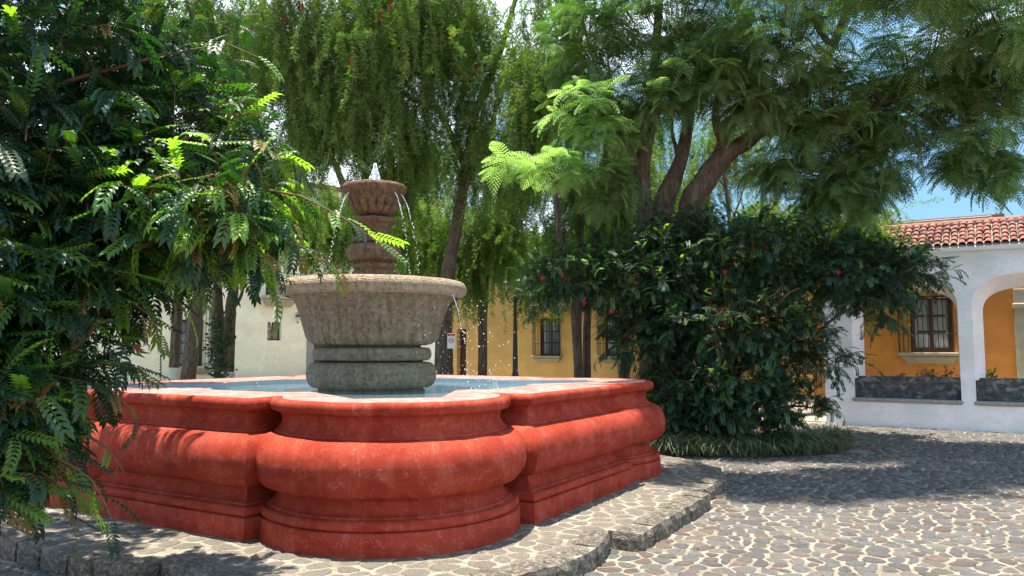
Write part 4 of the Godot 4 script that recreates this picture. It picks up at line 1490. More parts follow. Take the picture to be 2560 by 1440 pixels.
func fern_frond(droop: float, npin := 9) -> Mesh:
	# feathery frond of unit length: paired narrow toothed blades
	var m := MB.new()
	var rp := func(t: float) -> Vector3: return Vector3(0, 0.30 * t - droop * t * t, t * (1.0 - 0.22 * droop * t))
	for k in 5:
		var a: Vector3 = rp.call(k / 5.0)
		var b: Vector3 = rp.call((k + 1) / 5.0)
		m.leaf(a + Vector3(0.008, 0, 0), b + Vector3(0.006, 0, 0), b - Vector3(0.006, 0, 0))
	for k in npin:
		var t := 0.12 + 0.88 * k / (npin - 1.0)
		var p: Vector3 = rp.call(t)
		var fwd: Vector3 = (rp.call(t + 0.02) - p).normalized()
		var l := 0.33 * sin(PI * clampf(0.18 + 0.78 * t, 0, 1)) + 0.05
		for s in [-1.0, 1.0]:
			var an := 0.40 + 0.55 * t
			var d := (Vector3(s * cos(an), -0.12, 0) + fwd * sin(an)).normalized()
			var side := d.cross(Vector3.UP).normalized()
			var w := 0.042
			for j in 4:
				var u0 := j / 4.0
				var u1 := (j + 1) / 4.0
				var c0 := p + d * l * u0 + Vector3(0, -0.14 * l * u0 * u0, 0)
				var c1 := p + d * l * u1 + Vector3(0, -0.14 * l * u1 * u1, 0)
				var q0 := w * (0.75 + 0.5 * u0 - 1.1 * u0 * u0 * u0)
				m.leaf(c0, c0.lerp(c1, 0.75) + side * q0, c1)
				m.leaf(c0, c1, c0.lerp(c1, 0.75) - side * q0)
	return m.mesh()
func strand(seed_: int, ln: float, leaves: int, spread: float, lw: float, ll: float) -> Mesh:
	# hanging twig with narrow leaves
	R.seed = seed_
	var m := MB.new()
	var sw := Vector3(rf(-0.12, 0.12), 0, rf(-0.12, 0.12))
	var rp := func(t: float) -> Vector3: return Vector3(0, -ln * t, 0) + sw * sin(t * 2.2) * ln
	for k in 6:
		var a: Vector3 = rp.call(k / 6.0)
		var b: Vector3 = rp.call((k + 1) / 6.0)
		m.leaf(a + Vector3(0.004, 0, 0), b + Vector3(0.003, 0, 0), b - Vector3(0.003, 0, 0))
		m.leaf(a + Vector3(0, 0, 0.004), b + Vector3(0, 0, 0.003), b - Vector3(0, 0, 0.003))
	for k in leaves:
		var t := pow(R.randf(), 0.8)
		var p: Vector3 = rp.call(t)
		var a := rf(0, TAU)
		var d := (Vector3(cos(a), 0, sin(a)) * spread + Vector3(0, rf(-1.0, 0.15), 0)).normalized()
		var l := ll * rf(0.7, 1.25)
		var side := d.cross(rdir()).normalized() * lw * rf(0.7, 1.2)
		var mid := p + d * l * 0.45
		var tip := p + d * l + Vector3(0, -l * 0.18, 0)
		m.leaf(p, mid + side, mid - side)
		m.leaf(mid + side, tip, mid - side)
	return m.mesh()
func grow_color(dark: Color, light: Color, t: float) -> Color:
	var c := dark.lerp(light, t)
	var q := rf(0.8, 1.2)
	return Color(c.r * q, c.g * q, c.b * q)
func in_blob(b: Array) -> Vector3:
	var c: Vector3 = b[0]
	var r: Vector3 = b[1]
	return c + rdir() * pow(R.randf(), 0.42) * r
func limb(m: MB, a: Vector3, b: Vector3, r0: float, r1: float, sag: float, sides := 6, seed_ := 1.0):
	var pts := []
	var rr := []
	var side := Vector3(rf(-1, 1), 0, rf(-1, 1)) * a.distance_to(b) * 0.07
	for k in 7:
		var t := k / 6.0
		pts.append(a.lerp(b, t) + Vector3(0, sag * sin(PI * t), 0) + side * sin(PI * 2 * t))
		rr.append(lerpf(r0, r1, t))
	m.tube(pts, rr, sides, true, 0.05, seed_)

# leafy shrub from twigs set in blobs; the biggest leaves are parts of their own
func shrub_from(h: Node3D, blobs: Array, leaf_len: float, twig: float, per: int, n_parts: int, dry: float, sprays: Array, tones: Array, up_bias := 0.25, dens := 1.0):
	var meshes := [compound_leaf(8, 0.34, 0.37, 0.25), compound_leaf(8, 0.35, 0.36, 0.6), compound_leaf(9, 0.31, 0.34, 0.05)]
	var inv := h.transform.affine_inverse()
	var tw := MB.new()
	var L := []
	for b in blobs:
		for k in int(b[2] * dens):
			var s := in_blob(b)
			var d: Vector3 = ((s - b[0]) / b[1]).normalized() * 0.8 + rdir() * 0.7 + Vector3(0, up_bias, 0)
			sprays.append([[s, s + d.normalized() * twig * rf(0.6, 1.2)], per, 1.0, b[3] if b.size() > 3 else dry, b[4] if b.size() > 4 else 0.06])
	for sp in sprays:
		var pts: Array = sp[0]
		var c := Curve3D.new()
		for k in pts.size():
			var tan: Vector3 = (pts[min(k + 1, pts.size() - 1)] - pts[max(k - 1, 0)]) * 0.2
			c.add_point(pts[k], -tan, tan)
		if pts.size() == 2:
			c.set_point_out(0, (pts[1] - pts[0]) * 0.4 + Vector3(0, twig * 0.12, 0))
			c.set_point_in(1, (pts[0] - pts[1]) * 0.3 + Vector3(0, twig * 0.12, 0))
		var ln := c.get_baked_length()
		var line := []
		var rr := []
		for k in 5:
			line.append(inv * c.sample_baked(ln * k / 4.0)); rr.append((0.0055 - 0.001 * k) * (1.0 if pts.size() == 2 else 1.5))
		tw.tube(line, rr, 4, false)
		var n: int = sp[1]
		for k in n:
			var t := (k + rf(0.1, 0.9)) / n
			var p := c.sample_baked(ln * t)
			var tg := (c.sample_baked(minf(ln, ln * t + 0.02)) - c.sample_baked(maxf(0, ln * t - 0.02))).normalized()
			var sd := tg.cross(Vector3.UP).normalized() * (1.0 if k % 2 else -1.0)
			var d := tg * rf(0.3, 0.9) + sd * rf(0.4, 1.0) + rdir() * 0.35 + Vector3(0, rf(-0.45, 0.1), 0)
			if k == n - 1: d = tg + rdir() * 0.2 + Vector3(0, -0.2, 0)
			var s: float = leaf_len * rf(0.7, 1.2) * sp[2]
			var tone: int = 0
			var q := R.randf()
			if q < sp[3]: tone = 3 + (R.randi() % 2)
			elif q < sp[3] + sp[4]: tone = 2
			elif q < 0.5 + sp[4] * 0.6: tone = 1
			if tone >= 3: s *= 0.7
			L.append([p.distance_to(Vector3(0, EYE, 0)) / s, Transform3D(frame(d, (Vector3.UP + rdir() * 0.45).normalized(), s), inv * p), tone, p])
	# those nearest and in the picture come first
	var ord := []
	for e in L:
		var v: Vector3 = e[3]
		var z := -v.z
		var y := 720.0 - F * ((v.y - EYE) / z - tan(PITCH))
		var x := 1280.0 + F * v.x / z
		var inside := x > 0 and x < 2560 and y > 0 and y < 1440
		ord.append([e[0] + (0.0 if inside else 1e4), e])
	ord.sort_custom(func(a, b): return a[0] < b[0])
	var sets := [[], [], []]
	var cols := [[], [], []]
	var tone_m := []
	for t in tones:
		var m: StandardMaterial3D = M.leaf_shrub.duplicate()
		m.vertex_color_use_as_albedo = false
		m.albedo_color = Color(t.r, t.g, t.b).linear_to_srgb()
		tone_m.append(m)
	for k in ord.size():
		var e: Array = ord[k][1]
		var kind := R.randi() % 3
		if e[2] >= 3: kind = 1
		if k < n_parts:
			var o := part(h, "leaf", meshes[kind], tone_m[e[2]])
			o.transform = e[1]
		else:
			var q := rf(0.7, 1.3)
			var t: Color = tones[e[2]]
			sets[kind].append(e[1]); cols[kind].append(Color(t.r * q, t.g * q * rf(0.95, 1.05), t.b * q))
	for k in 3:
		if sets[k].size(): many(h, "foliage", meshes[k], M.leaf_shrub, sets[k], cols[k])
	part(h, "twigs", tw.mesh(), M.twig_brown, "", "stuff")

func make_left_shrub():
	R.seed = 101
	var base := Vector3(-3.75, 0, -4.7)
	var h := thing("flowering_shrub", "tall dark leafy shrub with drying yellow leaves hanging at the left of the fountain", "shrub", base)
	var blobs := [
		[at(20, 230, 4.3), Vector3(0.62, 0.95, 0.7), 66], [at(110, 560, 4.2), Vector3(0.42, 0.6, 0.6), 56], [at(260, 600, 4.3), Vector3(0.26, 0.36, 0.35), 22],
		[at(-100, 920, 3.9), Vector3(0.36, 0.5, 0.45), 46, 0.05], [at(60, 830, 4.1), Vector3(0.24, 0.34, 0.35), 26, 0.05], [at(-70, 1080, 3.75), Vector3(0.22, 0.24, 0.3), 20, 0.25], [at(30, 1000, 3.95), Vector3(0.17, 0.22, 0.25), 14, 0.15],
		[at(-90, 1190, 3.6), Vector3(0.15, 0.15, 0.2), 12, 0.35], [at(360, 330, 5.0), Vector3(0.5, 0.5, 0.5), 40, 0.02, 0.25], [at(390, 530, 4.5), Vector3(0.32, 0.24, 0.35), 24, 0.02, 0.35],
		[at(300, 90, 8.6), Vector3(1.4, 0.8, 0.7), 46], [at(80, 40, 6.4), Vector3(0.9, 0.8, 0.7), 40], [at(470, 400, 4.6), Vector3(0.28, 0.2, 0.3), 15, 0.08, 0.3], [at(520, 560, 4.3), Vector3(0.20, 0.10, 0.25), 10, 0.08, 0.35],
		[at(-100, 700, 4.6), Vector3(0.5, 1.1, 0.6), 44], [at(200, 330, 8.4), Vector3(1.1, 1.0, 0.5), 40],
		[at(600, 490, 4.3), Vector3(0.12, 0.07, 0.2), 7, 0.1, 0.4],
		[Vector3(-3.1, 4.5, -4.6), Vector3(0.75, 0.3, 0.7), 80], [Vector3(-3.9, 4.9, -5.6), Vector3(0.7, 0.4, 0.6), 34]]  # unseen clumps overhead, added to shade the shrub below
	var sp := [
		[[at(560, 470, 4.3), at(720, 480, 4.1), at(860, 545, 4.0), at(955, 610, 3.95)], 14, 1.0, 0.04, 0.32],
		[[at(540, 560, 4.3), at(690, 590, 4.2), at(800, 640, 4.1), at(860, 690, 4.05)], 10, 1.0, 0.15, 0.32],
		[[at(500, 360, 4.5), at(600, 340, 4.4), at(720, 380, 4.4), at(760, 440, 4.4)], 11, 1.0, 0.35, 0.32],
		[[at(480, 300, 4.6), at(570, 250, 4.5), at(640, 260, 4.5)], 8, 1.0, 0.0, 0.32],
		[[at(300, 170, 4.6), at(450, 130, 4.5), at(570, 110, 4.5), at(660, 150, 4.5)], 11, 1.0, 0.0, 0.32],
		[[at(430, 640, 4.4), at(520, 650, 4.3), at(560, 700, 4.3)], 6, 0.9, 0.1, 0.32],
		[[at(300, 740, 4.2), at(390, 800, 4.1), at(400, 880, 4.1)], 6, 0.9, 0.25, 0.32],
		[[at(150, 1150, 3.8), at(230, 1200, 3.75), at(280, 1300, 3.7)], 6, 0.9, 0.1, 0.32],
		[[at(100, 1180, 3.8), at(170, 1240, 3.75), at(190, 1330, 3.7)], 6, 0.9, 0.1, 0.32],
		[[at(220, 1090, 3.9), at(270, 1120, 3.85), at(310, 1180, 3.85)], 3, 0.6, 0.9, 0.32],
		[[at(240, 960, 4.0), at(310, 1000, 3.95), at(340, 1050, 3.9)], 4, 0.7, 0.5, 0.32]]
	shrub_from(h, blobs, 0.195, 0.34, 10, 300, 0.02, sp, [Color(0.019, 0.052, 0.029), Color(0.030, 0.078, 0.028), Color(0.105, 0.195, 0.028), Color(0.15, 0.09, 0.026), Color(0.22, 0.145, 0.036)], 0.25, 1.7)  # right-hand clumps take more bright green, painting backlight into the leaves
	var m := MB.new()
	var inv := h.transform.affine_inverse()
	for k in 7:
		var b: Array = blobs[[0, 1, 3, 8, 10, 11, 14][k]]
		var mid: Vector3 = (base + b[0]) * 0.5 + Vector3(-0.2, 0.1, 0)
		limb(m, inv * (base + Vector3(rf(-0.15, 0.15), -0.05, rf(-0.15, 0.15))), inv * mid, 0.035, 0.025, 0.05)
		limb(m, inv * mid, inv * b[0], 0.026, 0.012, 0.08)
	for q in [[0, [160, 560, 4.2], [420, 520, 4.4]], [0, [420, 520, 4.4], [560, 470, 4.3]], [0, [300, 640, 4.25], [540, 560, 4.3]], [0, [160, 540, 4.2], [500, 330, 4.5]], [0, [60, 260, 4.3], [420, 130, 4.5]], [0, [300, 430, 4.3], [350, 300, 4.3]], [0, [180, 870, 4.0], [280, 800, 3.95]], [0, [100, 1000, 3.8], [145, 960, 3.7]]]:
		limb(m, inv * at(q[1][0], q[1][1], q[1][2]), inv * at(q[2][0], q[2][1], q[2][2]), 0.016, 0.008, 0.03)
	part(h, "branches", m.mesh(), M.twig_brown)
	flower_puffs(h, [[535, 445, 4.25], [345, 870, 4.0]], 0.028, Color(0.35, 0.05, 0.04))
func flower_puffs(h: Node3D, spots: Array, r: float, col: Color):
	var inv := h.transform.affine_inverse()
	for s in spots:
		var m := MB.new()
		for k in 70:
			var d := rdir()
			var sd := d.cross(rdir()).normalized() * r * 0.07
			m.leaf(d * r * 0.15 + sd, d * r * rf(0.8, 1.15), d * r * 0.15 - sd)
		m.paint(col)
		var o := part(h, "flower", m.mesh(), M.petal, "small red powder puff flower")
		o.position = inv * at(s[0], s[1], s[2])

func make_right_shrub():
	R.seed = 202
	var base := Vector3(3.55, 0, -12.75)
	var h := thing("flowering_shrub", "wide dark evergreen shrub with few pink puffs between fountain and arcade", "shrub", base)
	var blobs := [
		[at(1850, 640, 12.5), Vector3(1.75, 0.50, 1.0), 150], [at(1620, 700, 12.5), Vector3(1.2, 0.55, 0.9), 100], [at(1430, 690, 12.6), Vector3(0.62, 0.34, 0.55), 34],
		[at(2120, 680, 12.4), Vector3(1.05, 0.46, 0.9), 84], [at(2260, 680, 12.1), Vector3(0.55, 0.22, 0.45), 22], [at(1790, 800, 12.4), Vector3(1.45, 0.55, 1.1), 130],
		[at(1950, 850, 12.3), Vector3(0.6, 0.6, 0.9), 56], [at(1810, 970, 12.4), Vector3(1.15, 0.55, 1.0), 100], [at(1870, 1050, 12.1), Vector3(0.62, 0.32, 0.7), 46],
		[at(1600, 850, 12.6), Vector3(0.5, 0.34, 0.5), 24], [at(2030, 1020, 11.9), Vector3(0.15, 0.22, 0.3), 6], [at(1720, 1040, 12.4), Vector3(0.5, 0.3, 0.6), 26], [at(2060, 900, 12.1), Vector3(0.3, 0.16, 0.4), 9],
		[at(1700, 600, 12.9), Vector3(0.7, 0.3, 0.6), 24], [at(1340, 740, 12.6), Vector3(0.20, 0.14, 0.3), 6], [at(2200, 770, 12.1), Vector3(0.35, 0.18, 0.4), 10]]
	var sp := [
		[[at(2250, 680, 12.1), at(2330, 690, 12.0), at(2400, 697, 12.0)], 9, 0.9, 0.0, 0.1],
		[[at(2050, 1000, 11.9), at(2100, 1030, 11.8), at(2120, 1070, 11.8)], 6, 0.9, 0.0, 0.1],
		[[at(2080, 880, 12.1), at(2150, 900, 12.0), at(2195, 925, 12.0)], 7, 0.9, 0.0, 0.1],
		[[at(2180, 700, 12.1), at(2230, 740, 12.0), at(2250, 790, 12.0)], 7, 0.9, 0.0, 0.1],
		[[at(1550, 860, 12.5), at(1510, 880, 12.5), at(1490, 905, 12.5)], 6, 0.9, 0.0, 0.1],
		[[at(1380, 740, 12.6), at(1340, 770, 12.6), at(1320, 800, 12.6)], 6, 0.9, 0.0, 0.1]]
	shrub_from(h, blobs, 0.155, 0.36, 9, 300, 0.012, sp, [Color(0.024, 0.062, 0.034), Color(0.032, 0.080, 0.038), Color(0.08, 0.15, 0.03), Color(0.24, 0.14, 0.035), Color(0.22, 0.20, 0.04)], 0.35, 3.1)
	var m := MB.new()
	var inv := h.transform.affine_inverse()
	for k in 12:
		var b: Array = blobs[k]
		var st := base + Vector3(rf(-0.5, 0.5), -0.05, rf(-0.3, 0.3))
		var mid: Vector3 = st.lerp(b[0], 0.5) + Vector3(rf(-0.15, 0.15), 0.15, 0)
		limb(m, inv * st, inv * mid, 0.04, 0.028, 0.0)
		limb(m, inv * mid, inv * b[0], 0.028, 0.012, 0.1)
	limb(m, inv * at(1870, 790, 11.6), inv * at(1950, 720, 11.5), 0.016, 0.010, 0.02)
	limb(m, inv * at(1925, 770, 11.6), inv * at(2000, 720, 11.5), 0.015, 0.009, 0.02)
	part(h, "branches", m.mesh(), M.twig_brown)
	flower_puffs(h, [[2096, 680, 11.5], [1528, 779, 11.6], [1357, 695, 12.0], [1406, 690, 12.0], [1812, 680, 11.5], [1460, 757, 11.9]], 0.045, Color(0.55, 0.03, 0.09))

# ---------------------------------------------------------------- trees
func trunk_mesh(h: Node3D, called: String, pts: Array, radii: Array, m: Material, sides := 10, label := "") -> MeshInstance3D:
	var inv := h.transform.affine_inverse()
	var c := Curve3D.new()
	for k in pts.size():
		var tan: Vector3 = (pts[min(k + 1, pts.size() - 1)] - pts[max(k - 1, 0)]) * 0.18
		c.add_point(inv * pts[k], -tan, tan)
	var p := []
	var r := []
	var n := 5 * (pts.size() - 1)
	for k in n + 1:
		var t := float(k) / n * (pts.size() - 1)
		var i0 := mini(int(t), pts.size() - 2)
		p.append(c.sample(i0, t - i0)); r.append(lerpf(radii[i0], radii[i0 + 1], t - i0))
	var mb := MB.new()
	mb.tube(p, r, sides, true, 0.06, rf(0, 6))
	return part(h, called, mb.mesh(), m, label)
func fronds(h: Node3D, blobs: Array, dark: Color, light: Color, size: float, n_parts: int):
	var meshes := [fern_frond(0.65), fern_frond(1.0), fern_frond(0.4)]
	var inv := h.transform.affine_inverse()
	var L := []
	var tw := MB.new()
	for b in blobs:
		for k in int(b[2] * 1.9):
			var s := in_blob(b)
			var out: Vector3 = ((s - b[0]) / b[1])
			var tone := R.randf()
			var n := 5 + R.randi() % 3
			var a0 := rf(0, TAU)
			tw.tube([inv * s, inv * (s - out.normalized() * 0.3 - Vector3(0, 0.18, 0))], [0.006, 0.010], 4, false)
			for j in n:
				var a := a0 + TAU * j / n + rf(-0.3, 0.3)
				var d := Vector3(cos(a), rf(-0.55, 0.6), sin(a)) + out * 0.6 + rdir() * 0.35
				var z := size * rf(0.7, 1.2)
				L.append([s, Transform3D(frame(d, Vector3.UP + rdir() * 0.3, z), inv * s), grow_color(dark, light, tone)])
	var ord := []
	for e in L:
		var v: Vector3 = e[0]
		var z := -v.z
		var y := 720.0 - F * ((v.y - EYE) / z - tan(PITCH))
		var x := 1280.0 + F * v.x / z
		ord.append([v.distance_to(Vector3(0, EYE, 0)) + (0.0 if x > 0 and x < 2560 and y > 0 and y < 1440 else 1e4), e])
	ord.sort_custom(func(a, b): return a[0] < b[0])
	var sets := [[], [], []]
	var cols := [[], [], []]
	var tone_m := []
	for k in 5:
		var m: StandardMaterial3D = M.leaf_fine.duplicate()
		m.vertex_color_use_as_albedo = false
		var c := dark.lerp(light, k / 4.0)
		m.albedo_color = c.linear_to_srgb()
		tone_m.append(m)
	for k in ord.size():
		var e: Array = ord[k][1]
		var kind := R.randi() % 3
		if k < n_parts:
			var o := part(h, "frond", meshes[kind], tone_m[R.randi() % 5])
			o.transform = e[1]
		else:
			sets[kind].append(e[1]); cols[kind].append(e[2])
	for k in 3:
		if sets[k].size(): many(h, "crown", meshes[k], M.leaf_fine, sets[k], cols[k])
	part(h, "twigs", tw.mesh(), M.twig_brown, "", "stuff")
func make_jacaranda():
	R.seed = 303
	var base := at(1680, 870, 13.6)
	base.y = 0
	var h := thing("feathery_tree", "large several-trunked tree with feathery fern-like fronds rising behind the dark shrub", "tree", base)
	var b0 := base + Vector3(0, -0.1, 0)
	trunk_mesh(h, "trunk", [b0 + Vector3(-0.35, 0, 0), at(1618, 600, 13.5), at(1603, 450, 13.5), at(1622, 320, 13.5), at(1638, 160, 13.4), at(1650, -40, 13.4)], [0.22, 0.165, 0.15, 0.12, 0.09, 0.06], M.bark_brown, 12)
	trunk_mesh(h, "trunk", [b0 + Vector3(-0.05, 0, 0.1), at(1652, 585, 13.7), at(1675, 470, 13.7), at(1702, 400, 13.7), at(1730, 250, 13.8), at(1760, 60, 13.8)], [0.24, 0.19, 0.17, 0.13, 0.08, 0.05], M.bark_brown, 12)
	trunk_mesh(h, "trunk", [b0 + Vector3(0.3, 0, 0), at(1725, 570, 13.5), at(1765, 450, 13.4), at(1820, 385, 13.3), at(1890, 335, 13.2), at(1990, 240, 13), at(2080, 120, 12.8), at(2140, -60, 12.6)], [0.26, 0.22, 0.20, 0.16, 0.13, 0.10, 0.08, 0.05], M.bark_brown, 12)
	for e in [
		[[1765, 450, 13.4], [1800, 370, 13.4], [1850, 250, 13.3], [1900, 60, 13.2], 0.12],
		[[1890, 335, 13.2], [2050, 300, 12.9], [2230, 250, 12.5], [2420, 180, 12.1], 0.09],
		[[1820, 385, 13.3], [1790, 300, 13.0], [1810, 180, 12.8], [1850, 20, 12.6], 0.09],
		[[1622, 320, 13.5], [1560, 270, 13.2], [1480, 230, 12.9], [1380, 330, 12.5], 0.06],
		[[1603, 450, 13.5], [1580, 380, 13.4], [1540, 300, 13.2], [1520, 150, 13.2], 0.07],
		[[2080, 120, 12.8], [2040, 60, 12.6], [2010, 0, 12.4], [2030, -120, 12.2], 0.06],
		[[1700, 400, 13.7], [1690, 370, 13.7], [1680, 320, 13.7], [1690, 250, 13.6], 0.05],
		[[2230, 250, 12.5], [2330, 300, 12.4], [2430, 370, 12.3], [2500, 420, 12.2], 0.05],
		[[1990, 240, 13.0], [2060, 330, 12.9], [2130, 420, 12.9], [2200, 470, 12.9], 0.05]]:
		var p := []
		for k in 4: p.append(at(e[k][0], e[k][1], e[k][2]))
		trunk_mesh(h, "limb", p, [e[4], e[4] * 0.8, e[4] * 0.55, e[4] * 0.25], M.bark_brown, 8)
	var blobs := [
		[at(1270, 410, 12.3), Vector3(0.35, 0.12, 0.4), 4], [at(1390, 420, 12.3), Vector3(0.36, 0.22, 0.5), 8], [at(1500, 290, 12.8), Vector3(0.85, 0.55, 0.8), 42], [at(1530, 470, 13.0), Vector3(0.42, 0.42, 0.5), 18],
		[at(1470, 100, 13.4), Vector3(0.75, 0.9, 0.9), 42], [at(1690, 70, 13.0), Vector3(1.3, 0.9, 1.2), 80], [at(1760, 200, 12.6), Vector3(1.1, 0.45, 0.8), 50], [at(1640, 260, 12.7), Vector3(0.5, 0.3, 0.6), 20], [at(1880, 260, 12.6), Vector3(0.6, 0.3, 0.6), 26],
		[at(1950, 110, 12.5), Vector3(1.25, 0.9, 1.2), 80], [at(2060, 310, 13.0), Vector3(1.2, 0.8, 1.1), 84], [at(2120, 450, 13.1), Vector3(0.75, 0.5, 0.8), 40],
		[at(2290, 210, 12.5), Vector3(1.1, 1.0, 1.0), 74], [at(2440, 300, 12.2), Vector3(0.75, 0.85, 0.9), 50], [at(2510, 150, 12.2), Vector3(0.7, 0.9, 0.9), 40], [at(2500, 440, 12.2), Vector3(0.40, 0.25, 0.5), 14],
		[at(1970, 420, 13.3), Vector3(0.7, 0.4, 0.7), 26], [at(2090, 500, 13.3), Vector3(0.65, 0.3, 0.6), 22], [at(2200, 380, 12.8), Vector3(0.6, 0.5, 0.7), 26], [at(2400, 420, 12.3), Vector3(0.4, 0.2, 0.5), 10],
		[at(1700, -200, 12.8), Vector3(2.0, 0.8, 1.8), 60], [at(2250, -200, 12.2), Vector3(2.0, 0.8, 1.8), 60],
		[Vector3(2.1, 6.9, -9.4), Vector3(1.4, 0.4, 0.9), 66], [Vector3(3.9, 6.9, -9.7), Vector3(1.4, 0.4, 1.0), 76], [Vector3(5.7, 6.8, -10.4), Vector3(1.2, 0.5, 1.1), 66], [Vector3(7.5, 6.4, -11.2), Vector3(1.2, 0.6, 1.2), 56]]
	fronds(h, blobs, Color(0.105, 0.190, 0.062), Color(0.24, 0.325, 0.135), 0.40, 300)

func strands(h: Node3D, blobs: Array, tones: Array, seed_: int, scale := 1.0):
	var meshes := [strand(seed_, 1.3, 120, 0.75, 0.0085, 0.09), strand(seed_ + 1, 0.9, 90, 0.9, 0.0085, 0.085), strand(seed_ + 2, 1.7, 140, 0.6, 0.008, 0.095)]
	R.seed = seed_ + 7
	var inv := h.transform.affine_inverse()
	var sets := [[], [], []]
	var cols := [[], [], []]
	var tw := MB.new()
	for b in blobs:
		for k in int(b[2]):
			var s := in_blob(b)
			# a little bunch of hanging strands from one twig
			var t := R.randf()
			var n := 4 + R.randi() % 4
			tw.tube([inv * s, inv * (s + Vector3(rf(-0.3, 0.3), rf(0.05, 0.3), rf(-0.3, 0.3)))], [0.008, 0.012], 4, false)
			if R.randf() < 0.22:
				var q := inv * (s + rdir() * 0.1)
				var e := q + Vector3(rf(-0.15, 0.15), -rf(0.9, 1.9), rf(-0.15, 0.15)) * scale
				tw.tube([q, q.lerp(e, 0.5) + rdir() * 0.06, e], [0.006, 0.005, 0.003], 3, false)
			for j in n:
				var kind := R.randi() % 3
				var sc := rf(0.55, 1.1) * scale
				var bs := Basis(Vector3.UP, rf(0, TAU)) * Basis(Vector3.RIGHT, rf(-0.4, 0.4)) * Basis.from_scale(Vector3(1.15, sc, 1.15) * scale)
				if R.randf() < 0.2: bs = Basis(rdir(), rf(0.4, 1.4)) * bs
				sets[kind].append(Transform3D(bs, inv * (s + rdir() * 0.18)))
				var c: Color = tones[0].lerp(tones[1], t)
				if R.randf() < 0.06: c = tones[2]
				var q := rf(0.75, 1.25)
				cols[kind].append(Color(c.r * q, c.g * q, c.b * q))
	for k in 3: many(h, "crown", meshes[k], M.leaf_weeping, sets[k], cols[k])
	part(h, "twigs", tw.mesh(), M.twig_pale, "", "stuff")
func bottlebrush(h: Node3D, spots: Array):
	var inv := h.transform.affine_inverse()
	for s in spots:
		var m := MB.new()
		for k in 150:
			var y := rf(-0.06, 0.06)
			var a := rf(0, TAU)
			var d := Vector3(cos(a), rf(-0.3, 0.2), sin(a))
			var sd := d.cross(Vector3.UP).normalized() * 0.003
			var o := Vector3(0, y, 0)
			m.leaf(o + sd, o + d * rf(0.030, 0.045), o - sd)
		m.paint(Color(0.55, 0.035, 0.025))
		var o := part(h, "flower", m.mesh(), M.petal, "red bottlebrush flower")
		o.position = inv * at(s[0], s[1], s[2])
		o.scale = Vector3(1.2, 1.5, 1.2) * (s[2] / 15.0)
		o.rotation = Vector3(rf(-0.3, 0.3), 0, rf(-0.3, 0.3))
func weeping(label: String, base_px: Array, trunk: Array, radii: Array, limbs: Array, blobs: Array, tones: Array, seed_: int, bark: Material, scale := 1.0, white := 0.0) -> Node3D:
	R.seed = seed_ + 50
	var base := at(base_px[0], 870, base_px[1])
	base.y = 0
	var h := thing("weeping_tree", label, "tree", base)
	var pts := [base + Vector3(0, -0.1, 0)]
	for t in trunk: pts.append(at(t[0], t[1], t[2]))
	trunk_mesh(h, "trunk", pts, radii, bark, 10)
	if white > 0.0:
		var d: Vector3 = (pts[1] - pts[0]).normalized()
		var wm := MB.new()
		wm.tube([Vector3(0, -0.1, 0), d * white * 0.5, d * white], [radii[0] * 1.07, radii[0] * 1.06, radii[0] * 1.05], 10, true, 0.05, 2.0)
		part(h, "whitewash_band", wm.mesh(), M.whitewash, "whitewashed foot of the trunk")
	for l in limbs:
		var p := []
		var r := []
		for k in l.size() - 1:
			p.append(at(l[k][0], l[k][1], l[k][2]))
			r.append(l[l.size() - 1] * (1.0 - 0.75 * k / (l.size() - 2.0)))
		trunk_mesh(h, "limb", p, r, bark, 7)
	if blobs.size(): strands(h, blobs, tones, seed_, scale)
	return h
